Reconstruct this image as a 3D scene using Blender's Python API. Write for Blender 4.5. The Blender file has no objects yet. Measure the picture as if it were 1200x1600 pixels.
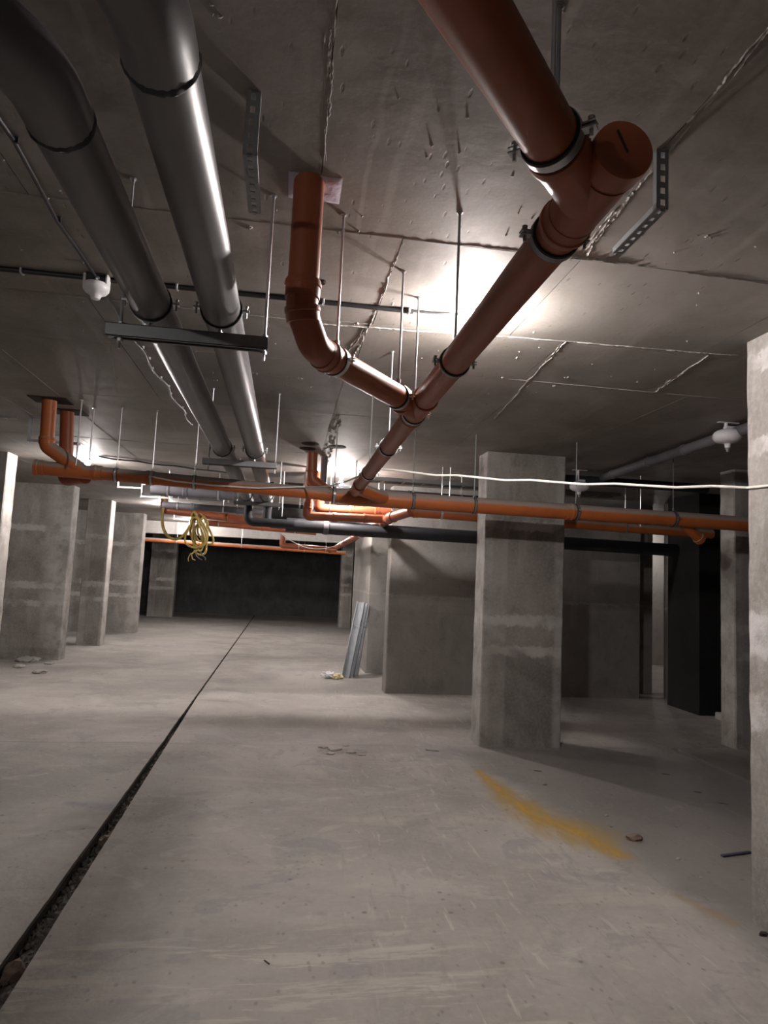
import bpy, bmesh, math, random
from mathutils import Vector, Matrix, noise
random.seed(7)
D = bpy.data; SC = bpy.context.scene; COL = SC.collection
PI = math.pi
# ------------------------------------------------------------------ camera
F = 1050.0; H = 1.5
yaw, pitch, roll = (math.radians(a) for a in (8.094, 5.656, -2.594))
fw = Vector((math.sin(yaw)*math.cos(pitch), math.cos(yaw)*math.cos(pitch), math.sin(pitch)))
r0 = Vector((math.cos(yaw), -math.sin(yaw), 0)); d0 = fw.cross(r0)
RI = math.cos(roll)*r0 + math.sin(roll)*d0
DN = -math.sin(roll)*r0 + math.cos(roll)*d0
EYE = Vector((0, 0, H))
cam_d = D.cameras.new('camera'); cam = D.objects.new('camera', cam_d); COL.objects.link(cam)
cam.matrix_world = Matrix(((RI.x, -DN.x, -fw.x, 0), (RI.y, -DN.y, -fw.y, 0), (RI.z, -DN.z, -fw.z, H), (0, 0, 0, 1)))
cam_d.sensor_width = 36; cam_d.lens = 36*F/1600; cam_d.clip_start = .02; cam_d.clip_end = 200
SC.camera = cam
# ------------------------------------------------------------------ world, exposure
w = D.worlds.new('world'); SC.world = w; w.use_nodes = True
w.node_tree.nodes['Background'].inputs[0].default_value = (.9, .93, 1, 1)
w.node_tree.nodes['Background'].inputs[1].default_value = 0.0
SC.view_settings.view_transform = 'Standard'; SC.view_settings.look = 'None'
SC.view_settings.gamma = 1; SC.view_settings.use_curve_mapping = False
SC.view_settings.exposure = 3.25
LAMP_W = 62.0            # power of the near bare bulb
LAMP_COL = (1.0, .915, .885)

def ray(x, y): return RI*(x-600) + DN*(y-800) + fw*F
def onz(x, y, z):
    d = ray(x, y); return EYE + d*((z-H)/d.z)
def ony(x, y, Y):
    d = ray(x, y); return EYE + d*(Y/d.y)
def onx(x, y, X):
    d = ray(x, y); return EYE + d*(X/d.x)
CZ = 2.76

# ------------------------------------------------------------------ mesh builder
class MB:
    def __init__(s): s.v = []; s.f = []
    def box(s, a, b):
        n = len(s.v)
        for z in (a[2], b[2]):
            for x, y in ((a[0], a[1]), (b[0], a[1]), (b[0], b[1]), (a[0], b[1])): s.v.append(Vector((x, y, z)))
        for q in ((0,3,2,1), (4,5,6,7), (0,1,5,4), (1,2,6,5), (2,3,7,6), (3,0,4,7)): s.f.append([n+i for i in q])
        return s
    def obox(s, c, ax, ay, az, hx, hy, hz):
        n = len(s.v); c = Vector(c)
        for z in (-1, 1):
            for x, y in ((-1,-1), (1,-1), (1,1), (-1,1)): s.v.append(c + ax*(x*hx) + ay*(y*hy) + az*(z*hz))
        for q in ((0,3,2,1), (4,5,6,7), (0,1,5,4), (1,2,6,5), (2,3,7,6), (3,0,4,7)): s.f.append([n+i for i in q])
        return s
    def tube(s, pts, r, n=16, caps=True):
        pts = [Vector(p) for p in pts]; m = len(pts)
        rs = r if isinstance(r, (list, tuple)) else [r]*m
        t0 = (pts[1]-pts[0]).normalized()
        up = Vector((0,0,1)) if abs(t0.z) < .9 else Vector((0,1,0))
        u = t0.cross(up).normalized(); base = len(s.v)
        for i, p in enumerate(pts):
            if i == 0: t = t0
            elif i == m-1: t = (pts[i]-pts[i-1]).normalized()
            else:
                a = (pts[i]-pts[i-1]); b = (pts[i+1]-pts[i])
                t = (a.normalized()+b.normalized()) if a.length > 1e-9 and b.length > 1e-9 else (a+b)
                t = t.normalized()
            u = (u - t*u.dot(t)).normalized(); w_ = t.cross(u)
            for k in range(n):
                a = 2*PI*k/n; s.v.append(p + (u*math.cos(a) + w_*math.sin(a))*rs[i])
        for i in range(m-1):
            for k in range(n):
                a = base+i*n+k; b = base+i*n+(k+1) % n
                s.f.append([a, b, b+n, a+n])
        if caps:
            s.f.append([base+k for k in range(n)][::-1]); s.f.append([base+(m-1)*n+k for k in range(n)])
        return s
    def lathe(s, o, ax, prof, n=20):
        """prof: list of (distance along axis, radius)"""
        o = Vector(o); ax = Vector(ax).normalized()
        up = Vector((0,0,1)) if abs(ax.z) < .9 else Vector((0,1,0))
        u = ax.cross(up).normalized(); w_ = ax.cross(u); base = len(s.v); m = len(prof)
        for d, r in prof:
            for k in range(n):
                a = 2*PI*k/n; s.v.append(o + ax*d + (u*math.cos(a) + w_*math.sin(a))*r)
        for i in range(m-1):
            for k in range(n):
                a = base+i*n+k; b = base+i*n+(k+1) % n
                s.f.append([a, b, b+n, a+n])
        s.f.append([base+k for k in range(n)][::-1]); s.f.append([base+(m-1)*n+k for k in range(n)])
        return s
    def build(s, name, mat, parent=None, smooth=True, bevel=0):
        off = parent_world(parent) if parent else Vector((0,0,0))
        me = D.meshes.new(name); me.from_pydata([tuple(p-off) for p in s.v], [], s.f)
        bm = bmesh.new(); bm.from_mesh(me)
        if bevel: bmesh.ops.bevel(bm, geom=list(bm.edges), offset=bevel, segments=1, affect='EDGES')
        bmesh.ops.recalc_face_normals(bm, faces=bm.faces); bm.to_mesh(me); bm.free()
        me.materials.append(M[mat] if isinstance(mat, str) else mat)
        if smooth:
            me.shade_smooth() if hasattr(me, 'shade_smooth') else [setattr(p, 'use_smooth', True) for p in me.polygons]
            try: me.set_sharp_from_angle(angle=math.radians(38))
            except Exception: pass
        o = D.objects.new(name, me); COL.objects.link(o)
        if parent: o.parent = parent
        return o
WORLD = {}
def parent_world(p):
    v = Vector(p.location); q = p.parent
    while q: v = v + q.location; q = q.parent
    return v
def tag(o, label=None, cat=None, group=None, kind=None):
    if label: o['label'] = label
    if cat: o['category'] = cat
    if group: o['group'] = group
    if kind: o['kind'] = kind
    return o
def thing(name, loc, label=None, cat=None, group=None, kind=None):
    o = D.objects.new(name, None); COL.objects.link(o); o.location = loc; o.empty_display_size = .05
    return tag(o, label, cat, group, kind)
def arc_path(pts, rad=.12, seg=8):
    """round the corners of a polyline"""
    pts = [Vector(p) for p in pts]; out = [pts[0]]
    for i in range(1, len(pts)-1):
        a, b, c = pts[i-1], pts[i], pts[i+1]
        u = (a-b).normalized(); v = (c-b).normalized()
        ang = u.angle(v); d = min(rad/math.tan(ang/2), .49*(a-b).length, .49*(c-b).length)
        p0 = b+u*d; p1 = b+v*d
        for k in range(seg+1):
            t = k/seg; out.append(p0*(1-t)**2 + b*2*t*(1-t) + p1*t*t)
    out.append(pts[-1]); return out

# ------------------------------------------------------------------ materials
M = {}
def newmat(name):
    m = D.materials.new(name); m.use_nodes = True; nt = m.node_tree
    for n in list(nt.nodes):
        if n.type not in ('BSDF_PRINCIPLED', 'OUTPUT_MATERIAL'): nt.nodes.remove(n)
    M[name] = m; return m, nt, nt.nodes['Principled BSDF']
class G:
    def __init__(s, nt): s.nt = nt
    def n(s, t, **kw):
        x = s.nt.nodes.new(t)
        for k, v in kw.items(): setattr(x, k, v)
        return x
    def l(s, a, b): s.nt.links.new(a, b)
    def put(s, sock, v):
        if hasattr(v, 'is_linked') or isinstance(v, bpy.types.NodeSocket): s.l(v, sock)
        else: sock.default_value = v
    def math(s, op, a, b=None, c=None, clamp=False):
        x = s.n('ShaderNodeMath', operation=op, use_clamp=clamp)
        for i, v in enumerate((a, b, c)):
            if v is not None: s.put(x.inputs[i], v)
        return x.outputs[0]
    def noise(s, vec, scale, detail=4, rough=.55, dist=0):
        x = s.n('ShaderNodeTexNoise'); x.inputs['Scale'].default_value = scale
        x.inputs['Detail'].default_value = detail; x.inputs['Roughness'].default_value = rough
        x.inputs['Distortion'].default_value = dist
        if vec is not None: s.l(vec, x.inputs['Vector'])
        return x.outputs['Fac']
    def voro(s, vec, scale, feat='F1'):
        x = s.n('ShaderNodeTexVoronoi', feature=feat); x.inputs['Scale'].default_value = scale
        s.l(vec, x.inputs['Vector']); return x
    def ramp(s, fac, a, b, lo=0., hi=1.):
        x = s.n('ShaderNodeMapRange', interpolation_type='SMOOTHSTEP'); s.l(fac, x.inputs[0])
        x.inputs[1].default_value = a; x.inputs[2].default_value = b
        x.inputs[3].default_value = lo; x.inputs[4].default_value = hi
        return x.outputs[0]
    def mix(s, fac, a, b, mode='MIX'):
        x = s.n('ShaderNodeMix', data_type='RGBA', blend_type=mode)
        s.put(x.inputs[0], fac)
        for sock, v in ((x.inputs[6], a), (x.inputs[7], b)):
            if isinstance(v, tuple): sock.default_value = (*v, 1)
            else: s.l(v, sock)
        return x.outputs[2]
    def mapping(s, vec, scale=(1,1,1), loc=(0,0,0), rot=(0,0,0)):
        x = s.n('ShaderNodeMapping'); s.l(vec, x.inputs[0]); x.inputs['Scale'].default_value = scale
        x.inputs['Location'].default_value = loc; x.inputs['Rotation'].default_value = rot; return x.outputs[0]
    def bump(s, h, strength, dist, bsdf, prev=None):
        x = s.n('ShaderNodeBump'); x.inputs['Strength'].default_value = strength; x.inputs['Distance'].default_value = dist
        s.l(h, x.inputs['Height'])
        if prev: s.l(prev, x.inputs['Normal'])
        s.l(x.outputs[0], bsdf.inputs['Normal']); return x.outputs[0]
    def sep(s, vec):
        x = s.n('ShaderNodeSeparateXYZ'); s.l(vec, x.inputs[0]); return x.outputs

def concrete(name, dark, mid, light, rough=.85, bands=(), margin=0., spots=.5, seedloc=(0,0,0)):
    m, nt, b = newmat(name); g = G(nt)
    tc = g.n('ShaderNodeTexCoord'); v = g.mapping(tc.outputs['Object'], loc=seedloc)
    info = g.n('ShaderNodeObjectInfo')
    add = g.n('ShaderNodeVectorMath', operation='ADD'); g.l(v, add.inputs[0])
    rnd = g.n('ShaderNodeVectorMath', operation='SCALE'); rnd.inputs[0].default_value = (13., 7., 0.); g.l(info.outputs['Random'], rnd.inputs['Scale'])
    g.l(rnd.outputs[0], add.inputs[1]); v = add.outputs[0]
    big = g.ramp(g.noise(v, 1.3, 5, .6, .4), .3, .7)
    c = g.mix(big, dark, mid)
    streak = g.ramp(g.noise(g.mapping(v, (3, 3, .9)), 2.0, 5, .6, .6), .48, .74)
    c = g.mix(g.math('MULTIPLY', streak, .35), c, light)
    blot = g.ramp(g.noise(g.mapping(v, (1.6, 1.6, 1.2)), 3.2, 6, .7, .5), .52, .7)
    c = g.mix(g.math('MULTIPLY', blot, .5), c, tuple(x*.72 for x in dark))
    fine = g.noise(v, 38, 4, .6)
    c = g.mix(g.ramp(fine, .35, .75, 0, .22), c, light)
    ox = g.sep(tc.outputs['Object'])
    h = g.noise(v, 60, 5, .65)
    if bands:
        edge = g.noise(v, 9, 9, .78, .4); nz = g.math('MULTIPLY_ADD', edge, .20, -.10)
        z = g.math('ADD', g.math('MULTIPLY_ADD', info.outputs['Random'], .14, g.math('SUBTRACT', ox[2], .07)), nz)
        tot = None
        for zb, wd in bands:
            d = g.math('ABSOLUTE', g.math('SUBTRACT', z, zb))
            k = g.ramp(d, wd*.55, wd*.95, 1, 0)
            tot = k if tot is None else g.math('MAXIMUM', tot, k)
        if margin:
            gs = g.sep(tc.outputs['Generated'])
            for a in (0,):
                d = g.math('MINIMUM', gs[a], g.math('SUBTRACT', 1.0, gs[a]))
                d = g.math('MULTIPLY_ADD', edge, .10, g.math('SUBTRACT', d, .05))
                k = g.math('MULTIPLY', g.ramp(d, margin*.6, margin*1.2, 1, 0), .7)
                tot = g.math('MAXIMUM', tot, k)
            # paler strip cast against the narrow board
            k2 = g.ramp(g.math('MULTIPLY_ADD', edge, .06, gs[0]), .30, .34, .42, 0)
            tot = g.math('MAXIMUM', tot, k2)
            pv = g.voro(v, 30); pk = g.math('MULTIPLY', g.ramp(pv.outputs['Distance'], .12, .24, 1, 0), g.math('MULTIPLY', g.ramp(gs[0], .16, .1), g.ramp(edge, .5, .6)))
            c = g.mix(g.math('MULTIPLY', pk, .75), c, tuple(x*.3 for x in dark)); h = g.math('SUBTRACT', h, pk)
        brk = g.ramp(g.noise(v, 4.5, 4, .6), .33, .6, .15, 1)
        c = g.mix(g.math('MULTIPLY', g.math('MULTIPLY', tot, brk), .85), c, light)
        h = g.math('MULTIPLY_ADD', tot, .35, h)
    if spots:
        vo = g.voro(v, 9); keep = g.ramp(g.noise(v, 3.1, 2), .52, .62)
        pit = g.math('MULTIPLY', g.ramp(vo.outputs['Distance'], .03, .10, 1, 0), keep)
        c = g.mix(g.math('MULTIPLY', pit, spots), c, tuple(x*.35 for x in dark))
        h = g.math('SUBTRACT', h, pit)
    g.l(c, b.inputs['Base Color']); b.inputs['Roughness'].default_value = rough
    b.inputs['Specular IOR Level'].default_value = .25
    g.bump(h, .35, .012, b); return m

BANDS = ((2.1, .06), (1.2, .07), (.92, .06))
concrete('column_concrete', (.165,.15,.135), (.27,.25,.23), (.46,.44,.415), bands=BANDS, margin=.13, spots=.6)
concrete('smeared_concrete', (.25,.23,.21), (.33,.31,.285), (.62,.61,.60), bands=((2.2, .05), (1.30, .13), (.93, .11), (2.62, .06)), margin=.0, spots=.4)
concrete('slab_concrete', (.22,.205,.19), (.30,.285,.265), (.38,.36,.34), bands=((1.32, .02),), spots=.5)
concrete('beam_concrete', (.38,.36,.34), (.46,.44,.41), (.55,.53,.5), spots=.3)
concrete('dark_wall', (.055,.055,.058), (.095,.094,.095), (.14,.14,.143), spots=0)
concrete('black_wall', (.014,.014,.014), (.02,.02,.02), (.03,.03,.03), spots=0)  # near-black base colour for the wall blocks past the partition
concrete('rubble', (.3,.28,.26), (.42,.4,.37), (.55,.52,.48), spots=0)
concrete('brick_rubble', (.16,.11,.085), (.24,.17,.13), (.3,.25,.2), spots=0)
concrete('gravel', (.10,.095,.085), (.21,.20,.175), (.38,.36,.32), spots=0)
concrete('joint_bed', (.06,.056,.05), (.13,.122,.108), (.25,.235,.21), spots=0)

def ceiling_mat():
    m, nt, b = newmat('ceiling_concrete'); g = G(nt)
    tc = g.n('ShaderNodeTexCoord'); v = tc.outputs['Object']
    info = g.n('ShaderNodeObjectInfo')
    c = g.mix(g.ramp(g.noise(v, 1.1, 6, .62, .5), .3, .7), (.205,.186,.165), (.33,.305,.285))
    # pale trowel streaks running along the span
    st = g.ramp(g.noise(g.mapping(v, (6, .5, 1), rot=(0,0,.12)), 1.6, 4, .55), .54, .74)
    c = g.mix(g.math('MULTIPLY', st, .35), c, (.40,.375,.35))
    # ochre stains
    oc = g.ramp(g.noise(v, 2.6, 4, .6), .6, .78)
    c = g.mix(g.math('MULTIPLY', oc, .35), c, (.24,.20,.14))
    # short dark dashes: shadows of the ceiling nubs painted into the colour
    sv = g.mapping(v, (30, 8.5, 1), rot=(0,0,.45)); vo = g.voro(sv, 1.0)
    keep = g.ramp(g.noise(v, 3.3, 4, .6), .47, .56)
    nub_shade = g.math('MULTIPLY', g.ramp(vo.outputs['Distance'], .09, .17, 1, 0), keep)
    c = g.mix(g.math('MULTIPLY', nub_shade, .5), c, (.085,.075,.06))
    oo = g.sep(v); wv = g.math('MULTIPLY_ADD', g.noise(v, 2.2, 3, .5), .10, -.05)
    for xc, wd in ((.275, .022), (.185, .012), (.56, .018), (-.55, .02), (1.55, .02)):
        d = g.math('ABSOLUTE', g.math('SUBTRACT', g.math('ADD', oo[0], wv), xc))
        k = g.math('MULTIPLY', g.ramp(d, wd*.3, wd, 1, 0), g.ramp(g.noise(g.mapping(v, (1, .6, 1)), 2.5, 4), .35, .6))
        k = g.math('MULTIPLY', k, g.ramp(oo[1], 2.40, 2.32))
        c = g.mix(g.math('MULTIPLY', k, .4), c, (.47,.44,.42))
    fine = g.noise(v, 55, 4, .65)
    c = g.mix(g.ramp(fine, .4, .8, 0, .18), c, (.43,.41,.38))
    c = g.mix(1.0, c, g.mix(info.outputs['Random'], (.9,.9,.9), (1.05,1.04,1.03)), 'MULTIPLY')
    g.l(c, b.inputs['Base Color']); b.inputs['Roughness'].default_value = .7
    b.inputs['Specular IOR Level'].default_value = .3
    h = g.math('MULTIPLY_ADD', g.noise(v, 5, 4, .5), 2.0, g.math('MULTIPLY_ADD', fine, .25, g.math('MULTIPLY', nub_shade, -.6)))
    g.bump(h, .16, .01, b)
ceiling_mat()

def floor_mat():
    m, nt, b = newmat('floor_concrete'); g = G(nt)
    tc = g.n('ShaderNodeTexCoord'); v = tc.outputs['Object']; o = g.sep(v)
    c = g.mix(g.ramp(g.noise(v, .8, 7, .65, .6), .3, .7), (.265,.245,.23), (.40,.375,.35))
    # grey patches with hard edges, and pale beige dusty films
    pg = g.ramp(g.noise(v, 2.1, 6, .62, .8), .56, .61)
    c = g.mix(g.math('MULTIPLY', pg, .42), c, (.22,.215,.215))
    pl = g.ramp(g.noise(g.mapping(v, (1.1, 1.9, 1), loc=(4,2,0), rot=(0,0,.6)), 2.6, 7, .66, 1.0), .56, .66)
    c = g.mix(g.math('MULTIPLY', pl, .4), c, (.47,.445,.41))
    dv = g.mapping(v, (.55, 2.4, 1), rot=(0,0,.05))
    du = g.ramp(g.noise(dv, 1.5, 6, .6, .5), .55, .66)
    near = g.ramp(o[1], 3.6, 2.4)
    c = g.mix(g.math('MULTIPLY', du, g.math('MULTIPLY_ADD', near, .5, .25)), c, (.47,.43,.375))
    hs = g.ramp(g.noise(g.mapping(v, (.9, 7, 1), rot=(0,0,.03)), 1.6, 8, .7, .6), .53, .60)
    hm = g.math('MULTIPLY', g.math('MULTIPLY', g.ramp(o[1], 3.25, 2.85), g.ramp(o[1], 2.25, 2.5)), g.ramp(g.math('MULTIPLY_ADD', g.noise(v, 3, 4), .6, o[0]), 1.4, .9))
    c = g.mix(g.math('MULTIPLY', g.math('MULTIPLY', hs, hm), .42), c, (.53,.49,.43))
    dg = g.mapping(v, (11, 2.2, 1), rot=(0,0,.75))
    ds = g.ramp(g.noise(dg, 1.5, 7, .66, .4), .55, .66); dm = g.ramp(g.math('MULTIPLY_ADD', g.noise(v, 1.5, 4), .8, o[0]), .5, 1.1)
    c = g.mix(g.math('MULTIPLY', g.math('MULTIPLY', ds, dm), .45), c, (.235,.225,.22))
    d2 = g.ramp(g.noise(g.mapping(v, (16, 2.2, 1), loc=(3,1,0), rot=(0,0,.75)), 1.3, 6, .6, .3), .6, .68)
    c = g.mix(g.math('MULTIPLY', g.math('MULTIPLY', d2, dm), .5), c, (.5,.47,.43))
    fine = g.noise(v, 30, 5, .65)
    c = g.mix(g.ramp(fine, .35, .8, 0, .25), c, (.45,.42,.39))
    sv2 = g.voro(g.mapping(v, (1, .6, 1), rot=(0,0,.75)), 22); k2 = g.ramp(g.noise(v, 4.2, 4), .45, .56)
    c = g.mix(g.math('MULTIPLY', g.math('MULTIPLY', g.ramp(sv2.outputs['Distance'], .08, .22, 1, 0), k2), .45), c, (.15,.14,.13))
    # dark specks
    vo = g.voro(v, 7.5); keep = g.ramp(g.noise(v, 2.7, 3), .42, .56)
    sp = g.math('MULTIPLY', g.ramp(vo.outputs['Distance'], .04, .13, 1, 0), keep)
    c = g.mix(g.math('MULTIPLY', sp, .6), c, (.12,.11,.10))
    # darker, less rough concrete to the right of the leak (x edge wanders with y)
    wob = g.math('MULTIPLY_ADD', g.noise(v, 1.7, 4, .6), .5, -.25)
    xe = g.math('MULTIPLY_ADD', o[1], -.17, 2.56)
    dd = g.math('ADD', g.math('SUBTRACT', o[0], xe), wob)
    darker = g.math('MULTIPLY', g.ramp(dd, -.12, .22), g.ramp(o[1], 6.6, 5.6))
    c = g.mix(g.math('MULTIPLY', darker, .62), c, (.165,.15,.145))
    # ochre stain: a thin run that widens to a puddle
    yc = o[1]
    def seg(xa, ya, xb, yb, wa, wb):
        dx, dy = xb-xa, yb-ya; L2 = dx*dx+dy*dy
        px = g.math('SUBTRACT', o[0], xa); py = g.math('SUBTRACT', o[1], ya)
        t = g.math('DIVIDE', g.math('ADD', g.math('MULTIPLY', px, dx), g.math('MULTIPLY', py, dy)), L2, clamp=True)
        qx = g.math('SUBTRACT', px, g.math('MULTIPLY', t, dx)); qy = g.math('SUBTRACT', py, g.math('MULTIPLY', t, dy))
        d = g.math('SQRT', g.math('ADD', g.math('MULTIPLY', qx, qx), g.math('MULTIPLY', qy, qy)))
        wd = g.math('MULTIPLY_ADD', t, wb-wa, wa)
        return g.math('DIVIDE', d, wd)
    pts = [onz(745,1203,0), onz(800,1250,0), onz(850,1282,0), onz(905,1302,0), onz(965,1335,0)]
    ws = [.04, .15, .24, .27, .10]
    tot = None
    for i in range(4):
        s_ = seg(pts[i].x, pts[i].y, pts[i+1].x, pts[i+1].y, ws[i], ws[i+1])
        tot = s_ if tot is None else g.math('MINIMUM', tot, s_)
    tot = g.math('ADD', tot, g.math('MULTIPLY_ADD', g.noise(g.mapping(v, (9, 3, 1), rot=(0,0,.5)), 1.5, 5, .6), 1.5, -.72))
    st = g.ramp(tot, -.1, 1.35, 1, 0)
    core = g.ramp(tot, -.3, .55, 1, 0)
    oc = g.mix(g.math('MULTIPLY', core, g.ramp(g.noise(g.mapping(v, (14, 5, 1), rot=(0,0,.5)), 1.5, 4, .6), .35, .65)), (.36,.225,.05), (.54,.29,.006))
    c = g.mix(g.math('MULTIPLY', st, .92), c, oc)
    q = [onz(1060,1400,0), onz(1140,1440,0)]
    s2 = seg(q[0].x, q[0].y, q[1].x, q[1].y, .03, .05)
    s2 = g.math('ADD', s2, g.math('MULTIPLY_ADD', g.noise(v, 8, 4), 1.6, -.8))
    c = g.mix(g.math('MULTIPLY', g.ramp(s2, .2, 1.4, 1, 0), .4), c, (.30,.19,.07))
    # crumbly patch
    pc = onz(535,1174,0)
    s3 = seg(pc.x-.13, pc.y, pc.x+.13, pc.y-.02, .12, .12)
    rough = g.noise(v, 16, 6, .7)
    s3 = g.ramp(g.math('ADD', s3, g.math('MULTIPLY_ADD', rough, 1.6, -.8)), .7, .95, 1, 0)
    c = g.mix(g.math('MULTIPLY', s3, g.ramp(rough, .4, .6, .1, .7)), c, (.17,.15,.14))
    # faint blue chalk smear by the joint
    q1 = onz(110,1255,0); q2 = onz(170,1262,0)
    s4 = seg(q1.x, q1.y, q2.x, q2.y, .04, .06)
    c = g.mix(g.math('MULTIPLY', g.ramp(g.math('ADD', s4, g.math('MULTIPLY_ADD', fine, 1., -.5)), .3, 1.5, 1, 0), .35), c, (.16,.17,.26))
    g.l(c, b.inputs['Base Color'])
    b.inputs['Specular IOR Level'].default_value = .22
    g.l(g.math('MULTIPLY_ADD', darker, -.15, .82), b.inputs['Roughness'])
    h = g.math('MULTIPLY_ADD', g.noise(v, 5, 6, .6), 1.3, g.math('SUBTRACT', fine, g.math('ADD', sp, g.math('MULTIPLY', s3, rough))))
    g.bump(h, .3, .012, b)
floor_mat()

def plain(name, col, rough=.5, metal=0., spec=.5, dirt=None, damt=.3, dscale=6, bump=0, dust=None):
    m, nt, b = newmat(name); g = G(nt)
    tc = g.n('ShaderNodeTexCoord'); v = tc.outputs['Object']
    if dirt:
        f = g.ramp(g.noise(v, dscale, 5, .65, .3), .4, .75, 0, damt)
        c = g.mix(f, col, dirt)
    else:
        f = g.noise(v, dscale, 4); c = g.mix(g.ramp(f, .3, .7, 0, .12), col, tuple(x*.7 for x in col))
    if dust:            # dust settled on the upward faces of a pipe
        ge = g.n('ShaderNodeNewGeometry'); nz = g.sep(ge.outputs['Normal'])[2]
        k = g.ramp(g.math('MULTIPLY_ADD', g.noise(v, 14, 4, .6), .2, nz), .12, .5, 0, .9)
        c = g.mix(k, c, dust)
        g.l(g.math('MULTIPLY_ADD', k, .5, rough, clamp=True), b.inputs['Roughness'])
    else: b.inputs['Roughness'].default_value = rough
    g.l(c, b.inputs['Base Color'])
    b.inputs['Metallic'].default_value = metal; b.inputs['Specular IOR Level'].default_value = spec
    if bump: g.bump(g.noise(v, 45, 4, .6), bump, .004, b)
    return m
plain('orange_pvc', (.31,.085,.036), .42, 0, .45, (.19,.065,.038), .35, 7)
plain('orange_dusty', (.43,.115,.028), .45, 0, .4, (.24,.07,.03), .35, 5, dust=(.30,.265,.24))
plain('grey_pvc', (.115,.113,.118), .40, 0, .6, (.19,.185,.185), .3, 5)
plain('grey_dark', (.03,.032,.037), .55, 0, .25, (.055,.055,.06), .3, 6)
plain('grey_lilac', (.12,.115,.13), .5, 0, .4, (.2,.19,.2), .3, 5)
plain('zinc', (.55,.56,.58), .38, .85, .5, (.34,.34,.35), .5, 14)
plain('strut_zinc', (.25,.26,.265), .5, .7, .5, (.16,.16,.16), .4, 8)
plain('rubber', (.012,.012,.013), .7)
plain('black_cable', (.018,.018,.02), .5)
plain('white_plastic', (.78,.77,.78), .32, 0, .5, (.6,.58,.56), .25, 8)
plain('enamel_white', (.70,.69,.73), .22, 0, .5, (.55,.53,.55), .2, 8)
plain('white_wire', (.78,.76,.72), .45)
plain('brass', (.6,.5,.3), .3, .9)
plain('foam_lilac', (.50,.45,.55), .9, 0, .2, (.62,.58,.66), .6, 12, bump=.5)
plain('dark_opening', (.035,.03,.026), .95, 0, .1)
plain('yellow_hose', (.36,.265,.075), .5, 0, .4, (.25,.17,.05), .4, 10)
plain('profile_zinc', (.36,.39,.42), .42, .55, .5, (.2,.21,.22), .5, 9)
plain('yellow_film', (.75,.70,.50), .5, 0, .4, (.8,.62,.2), .6, 9)
plain('blue_strip', (.055,.055,.09), .6)
plain('seam_mortar', (.36,.34,.32), .9, 0, .2, (.2,.185,.17), .7, 11, bump=.8)
def emit(name, col, s):
    m, nt, b = newmat(name)
    b.inputs['Base Color'].default_value = (.9,.9,.9,1)
    b.inputs['Emission Color'].default_value = (*col, 1); b.inputs['Emission Strength'].default_value = s
emit('bulb_glow', (1., .95, .9), 60.)

# ================================================================== THE SETTING
JX0, JX1 = -.965, -.865           # open joint in the floor
X0, X1, Y0, Y1 = -9.5, 9.5, -4.5, 24.8
floor = thing('floor', (0,0,0), 'bare grey concrete floor with an open joint and dusty film', None, kind='structure')
YL = 6.18
def jx(y, side):                  # edges of the open joint
    t = (y-3.3)/5.0
    e = (-.968-.006*t if side < 0 else -.872-.075*min(t, 1) - (.006*max(t-1, 0)))
    return e + .0035*noise.noise(Vector((y*9, side*5, 0))) + .004*noise.noise(Vector((y*2.3, side*9, 3)))
def slab(y0, y1, side, xo):
    n = int((y1-y0)/.06); ys = [y0+(y1-y0)*k/n for k in range(n+1)]; mb = MB()
    for y in ys:
        e = jx(y, side); mb.v += [Vector((e, y, 0)), Vector((xo, y, 0)), Vector((e, y, -.16)), Vector((xo, y, -.16))]
    for k in range(n):
        a = k*4; b = a+4
        mb.f += [[a, a+1, b+1, b], [a, b, b+2, a+2], [a+1, a+3, b+3, b+1], [a+2, b+2, b+3, a+3]]
    mb.f += [[0, 2, 3, 1], [n*4, n*4+1, n*4+3, n*4+2]]
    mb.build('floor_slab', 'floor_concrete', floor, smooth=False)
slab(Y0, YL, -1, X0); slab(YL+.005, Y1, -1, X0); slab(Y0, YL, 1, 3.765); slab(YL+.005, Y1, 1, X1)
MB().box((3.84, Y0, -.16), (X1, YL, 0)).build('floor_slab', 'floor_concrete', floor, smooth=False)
MB().box((X0, Y0, -.30), (X1, Y1, -.165)).build('subfloor', 'joint_bed', floor, smooth=False)
mb = MB(); nb = 420
for k in range(nb+1):
    y = Y0+(Y1-Y0)*k/nb; e = jx(y, -1); w_ = jx(y, 1)-e; h_ = .012*noise.noise(Vector((0, y*6, 0)))
    mb.v += [Vector((e-.02, y, -.05+h_)), Vector((e+w_*.35, y, -.046+h_)), Vector((e+w_*.75, y, -.040+h_+.006*noise.noise(Vector((3, y*11, 0))))), Vector((e+w_+.03, y, -.042))]
for k in range(nb):
    for j in range(3): a = k*4+j; mb.f.append([a, a+1, a+5, a+4])
mb.build('joint_bed', 'joint_bed', floor, smooth=False)
mb = MB()
for k in range(nb+1):
    y = Y0+(Y1-Y0)*k/nb; e = jx(y, -1); z_ = -.003-.004*abs(noise.noise(Vector((y*7, 4, 4))))
    mb.v += [Vector((e-.004, y, -.15)), Vector((e-.004, y, z_)), Vector((e+.009, y, z_-.003)), Vector((e+.010, y, -.15))]
for k in range(nb):
    for j in range(3): a = k*4+j; mb.f.append([a, a+1, a+5, a+4])
mb.build('joint_dark_strip', 'dark_opening', floor, smooth=False)  # dark strip added to blacken the lit left side of the joint
MB().box((3.75, Y0, -.164), (3.86, YL, -.035)).build('joint_bed', 'joint_bed', floor, smooth=False)

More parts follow.
